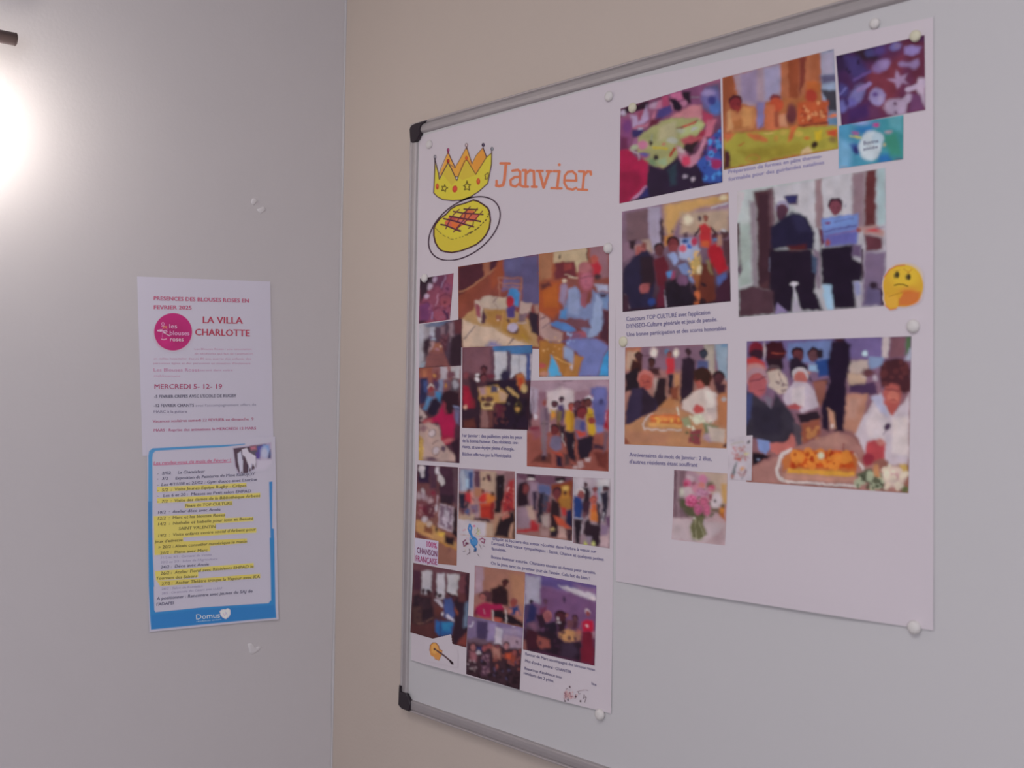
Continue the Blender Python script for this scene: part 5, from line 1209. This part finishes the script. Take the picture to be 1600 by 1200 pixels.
print_obj('photo_print', fly2, shF2, [(359, 699), (424, 690), (426, 733), (368, 744)], [(225, 690, 7.5, '''
p 94849c 3 1040 78 1475 10 1480 210 1400 240 1300 320 1100 380 1060 280
p 4c3c48 2 1042 80 1200 60 1300 45 1310 300 1200 370 1110 370 1070 290 ; p 544c58 3 1240 50 1420 30 1340 120 1300 200 1240 120
p 9c6070 4 1240 60 1300 50 1310 90 1250 100 ; p 4c4888 4 1320 60 1400 36 1400 100 1330 200 ; p 6484b4 5 1390 40 1450 40 1470 150 1420 180 1380 80 ; p 444468 3 1440 150 1470 90 1476 200 1440 205
e 9c9cb4 5 1400 130 44 66 ; p 50407c 4 1300 130 1340 110 1350 220 1305 200
p a8a4bc 2 1090 140 1130 110 1150 160 1155 240 1150 330 1125 370 1110 300 1095 230 ; p b0a8bc 2 1140 90 1200 72 1220 120 1300 170 1305 240 1290 300 1270 260 1240 320 1210 260 1180 180 1145 150
l a4a0b4 9 1115 300 1120 370 ; l a8a4b8 9 1145 280 1150 360 ; l a4a0b4 9 1225 260 1220 360 ; l 8c88a0 8 1255 260 1250 350 ; l a49cb0 8 1290 260 1300 320 ; l 4c3c50 8 1135 120 1150 210 ; l 3c3044 7 1205 270 1212 340
p a8a0b0 6 1320 210 1475 205 1480 250 1400 330 1300 330
''')], .0005, step=.8, label='small faded photo of two white horses')
T3 = dict(ox=225, oy=690, s=7.5, shear=.12)
T4 = dict(ox=225, oy=840, s=7.619, shear=.12)
K = '4c4860'; KY = '5c5238'
text(fly2, shF2, 'Les rendez-vous du mois de Février !', 108, 268, 1012, 232, 36, 'a85878', bold=.012, **T3)
def bar(parent, sh, x0, y0, x1, y1, w, col, ox, oy, s):
    q = [(x0, y0 - w / 2), (x0, y0 + w / 2), (x1, y1 + w / 2), (x1, y1 - w / 2)]
    xs = np.array([ox + a / s for a, b in q]); ys = np.array([oy + b / s for a, b in q])
    o = link('underline', mesh_from('underline', sh.pts(xs, ys, .0005), [(0, 1, 2, 3)]), ink(col, sh.side), parent)
bar(fly2, shF2, 105, 275, 1018, 240, 7, 'a85878', 225, 690, 7.5)
for t_, a, h, c, b in (('>', (148, 388, 166, 387), 20, K, 0), ('2/02', (203, 385, 308, 381), 34, K, .004), ('La Chandeleur', (392, 377, 708, 362), 34, K, .004),
                    ('>', (148, 450, 166, 449), 20, K, 0), ('3/2', (205, 448, 275, 445), 34, K, .004), ('Exposition de Peintures de Mme REBUJOY', (362, 445, 1295, 393), 34, K, .006),
                    ('>', (148, 520, 166, 519), 20, K, 0), ('Les 4/11/18 et 25/02 : Gym douce avec Laurine', (198, 520, 1318, 457), 34, K, .004),
                    ('>', (148, 585, 166, 584), 20, KY, 0), ('5/2  :  Visite Jeunes Equipe Rugby - Crêpes', (203, 582, 1195, 528), 34, KY, .008),
                    ('>', (148, 650, 166, 649), 20, K, 0), ('Les 6 et 20 :  Messes au Petit salon EHPAD', (220, 648, 1250, 593), 34, K, .004),
                    ('>', (148, 716, 166, 715), 20, KY, 0), ('7/2  :  Visite des dames de la Bibliothèque Arbent', (203, 716, 1352, 648), 34, KY, .006), ('Finale de TOP CULTURE', (478, 766, 1028, 738), 34, KY, .008),
                    ('10/2  :  Atelier déco avec Annie', (158, 845, 890, 808), 34, K, .004), ('12/2  :  Marc et les blouses Roses', (155, 915, 942, 872), 34, KY, .008),
                    ('14/2  :  Nathalie et Isabelle pour loto et Beauté', (158, 982, 1272, 914), 34, KY, .006), ('SAINT VALENTIN', (400, 1035, 835, 1010), 34, KY, .004),
                    ("19/2  :  Visite enfants centre social d'Arbent pour", (162, 1118, 1305, 1040), 34, KY, .004), ("jeux d'adresse", (122, 1188, 445, 1166), 34, KY, .004)):
    text(fly2, shF2, t_, *a, h, c, bold=b, e=.0005, **T3)
for t_, a, h, c, b in (('> 20/2 : Alexis conseiller numérique le matin', (165, 130, 1220, 58), 34, KY, .004), ('21/2 :  Piano avec Marc', (185, 198, 750, 162), 34, KY, .004),
                    ('21/2 au 4/3 : Carnaval de Venise', (188, 250, 800, 212), 26, '807890', 0), ("22/2 au 2/3 : Salon de l'Agriculture", (192, 306, 870, 262), 26, '807890', 0),
                    ('24/2 :  Déco avec Annie', (192, 366, 765, 330), 34, K, .004), ('26/2 :  Atelier Floral avec Résidents EHPAD le', (192, 442, 1298, 356), 36, KY, .004), ('Tournant des Saisons', (140, 500, 628, 472), 34, KY, .006),
                    ('27/2 :  Atelier Théâtre troupe la Vapeur avec KA', (202, 566, 1370, 480), 36, KY, .006), ('28/2 : Salon du Ramadan', (202, 622, 690, 588), 26, '807890', 0), ('28/2 : Cérémonie des Césars avec LULU', (205, 674, 922, 612), 26, '807890', 0),
                    ('A positionner : Rencontre avec jeunes du SAJ de', (145, 742, 1285, 650), 36, K, .006), ("l'ADAPEI", (142, 810, 350, 792), 36, K, .006)):
    text(fly2, shF2, t_, *a, h, c, bold=b, e=.0005, **T4)
T5 = dict(ox=225, oy=840, s=7.619)
text(fly2, shF2, 'Domus', 612, 972, 895, 948, 62, 'b0b8cc', e=.0006, name='logo_lettering', bold=-.004, **T5)
text(fly2, shF2, 'résidences seniors', 615, 1004, 912, 978, 20, '94a8c4', e=.0006, name='logo_lettering', **T5)
print_obj('logo', fly2, shF2, [(341, 949), (361, 949), (361, 968), (341, 968)], [(225, 840, 7.619, '''
p b8b8cc 1 900 880 915 862 940 855 965 858 985 845 1005 850 1018 870 1015 905 1000 935 960 962 925 940 905 912
l a890a8 6 935 900 950 925 975 890 ; l 9098b0 5 960 880 985 920
''')], .0006, step=.6, label='white heart logo')

# ---- captions on the posters
CB = '5c5480'
T6 = dict(ox=715, oy=530, s=6)
for t_, a in (('1er Janvier : des paillettes plein les yeux', (50, 916, 612, 934)), ('de la bonne humeur. Des résidents sou-', (50, 966, 575, 984)), ("riants, et une équipe pleine d'énergie.", (50, 1020, 535, 1044)), ('Bûches offertes par la Municipalité', (50, 1090, 510, 1110))):
    text(postA, shA, t_, *a, 32, CB, e=.0004, bold=.002, **T6)
T7 = dict(ox=715, oy=815, s=6.81)
for t_, a in (("Dépôt et lecture des vœux récoltés dans l'arbre à vœux sur", (380, 196, 1482, 334)), ("l'accueil. Des vœux sympathiques : Santé, Chance et quelques petites", (368, 244, 1560, 418)), ('fantaisies.', (368, 302, 522, 322)),
              ('Bonne humeur assurée. Chansons ensuite et danses pour certains.', (365, 390, 1475, 560)), ('On le joue avec ce premier jour de l\'année. Cela fait du bien !', (362, 455, 1410, 620))):
    text(postA, shA, t_, *a, 34, CB, e=.0004, bold=.002, **T7)
T8 = dict(ox=815, oy=1005, s=10.9)
for t_, a in (('Retour de Marc accompagné des blouses roses', (105, 196, 1268, 472)), ("Mot d'ordre général : CHANTER", (105, 312, 885, 512)), ("Beaucoup d'ambiance avec", (98, 440, 735, 598)), ('résidents des 2 pôles.', (88, 520, 600, 662)), ('les', (1218, 700, 1295, 730))):
    text(postA, shA, t_, *a, 50, '5a5274', e=.0004, bold=.002, **T8)
print_obj('drawing', postA, shA, [(649.4, 840.4), (686, 845.2), (685, 883.7), (648.3, 878.2)], [(640, 720, 7.27, 'g b0a8bc ac9cb4 70 900 320 1100')], .00045, step=3, label='pale square behind the song title')
T9 = dict(ox=640, oy=720, s=7.27)
for t_, a, c in (('100%', (200, 975, 318, 998), 'a03c70'), ('CHANSON', (88, 1045, 322, 1090), '6c3058'), ('FRANÇAISE', (76, 1138, 320, 1184), '8c3060')):
    text(postA, shA, t_, *a, 66, c, e=.0006, bold=.03, name='heading_text', **T9)
T10 = dict(ox=1125, oy=75, s=5.58)
text(postB, shB, 'Préparation de formes en pâte thermo-', 80, 1098, 895, 958, 34, '7c74a0', e=.0004, bold=.003, **T10)
text(postB, shB, 'formable pour des guirlandes natalines', 82, 1162, 915, 1012, 34, '7c74a0', e=.0004, bold=.003, **T10)
T11 = dict(ox=960, oy=290, s=4.615)
text(postB, shB, "Concours TOP CULTURE avec l'application", 92, 978, 695, 928, 32, CB, e=.0004, bold=.003, **T11)
text(postB, shB, 'DYNSEO-Culture générale et jeux de pensée.', 92, 1030, 748, 978, 32, CB, e=.0004, bold=.003, **T11)
text(postB, shB, 'Une bonne participation et des scores honorables', 95, 1088, 812, 1042, 30, CB, e=.0004, bold=.003, **T11)
T12 = dict(ox=960, oy=520, s=3.43)
text(postB, shB, 'Anniversaires du mois de Janvier : 2 élus,', 85, 662, 525, 686, 22, CB, e=.0004, bold=.003, **T12)
text(postB, shB, "d'autres résidents étant souffrant", 85, 700, 450, 718, 22, CB, e=.0004, bold=.003, **T12)
T13 = dict(ox=1300, oy=50, s=5.45)
text(postB, shB, 'Bonne', 278, 965, 405, 942, 34, '6a6880', e=.0007, bold=.006, **T13)
text(postB, shB, 'année', 275, 1014, 400, 990, 30, '6a6880', e=.0007, bold=.006, **T13)
bpy.data.objects.remove(_fo); bpy.data.curves.remove(_fc)
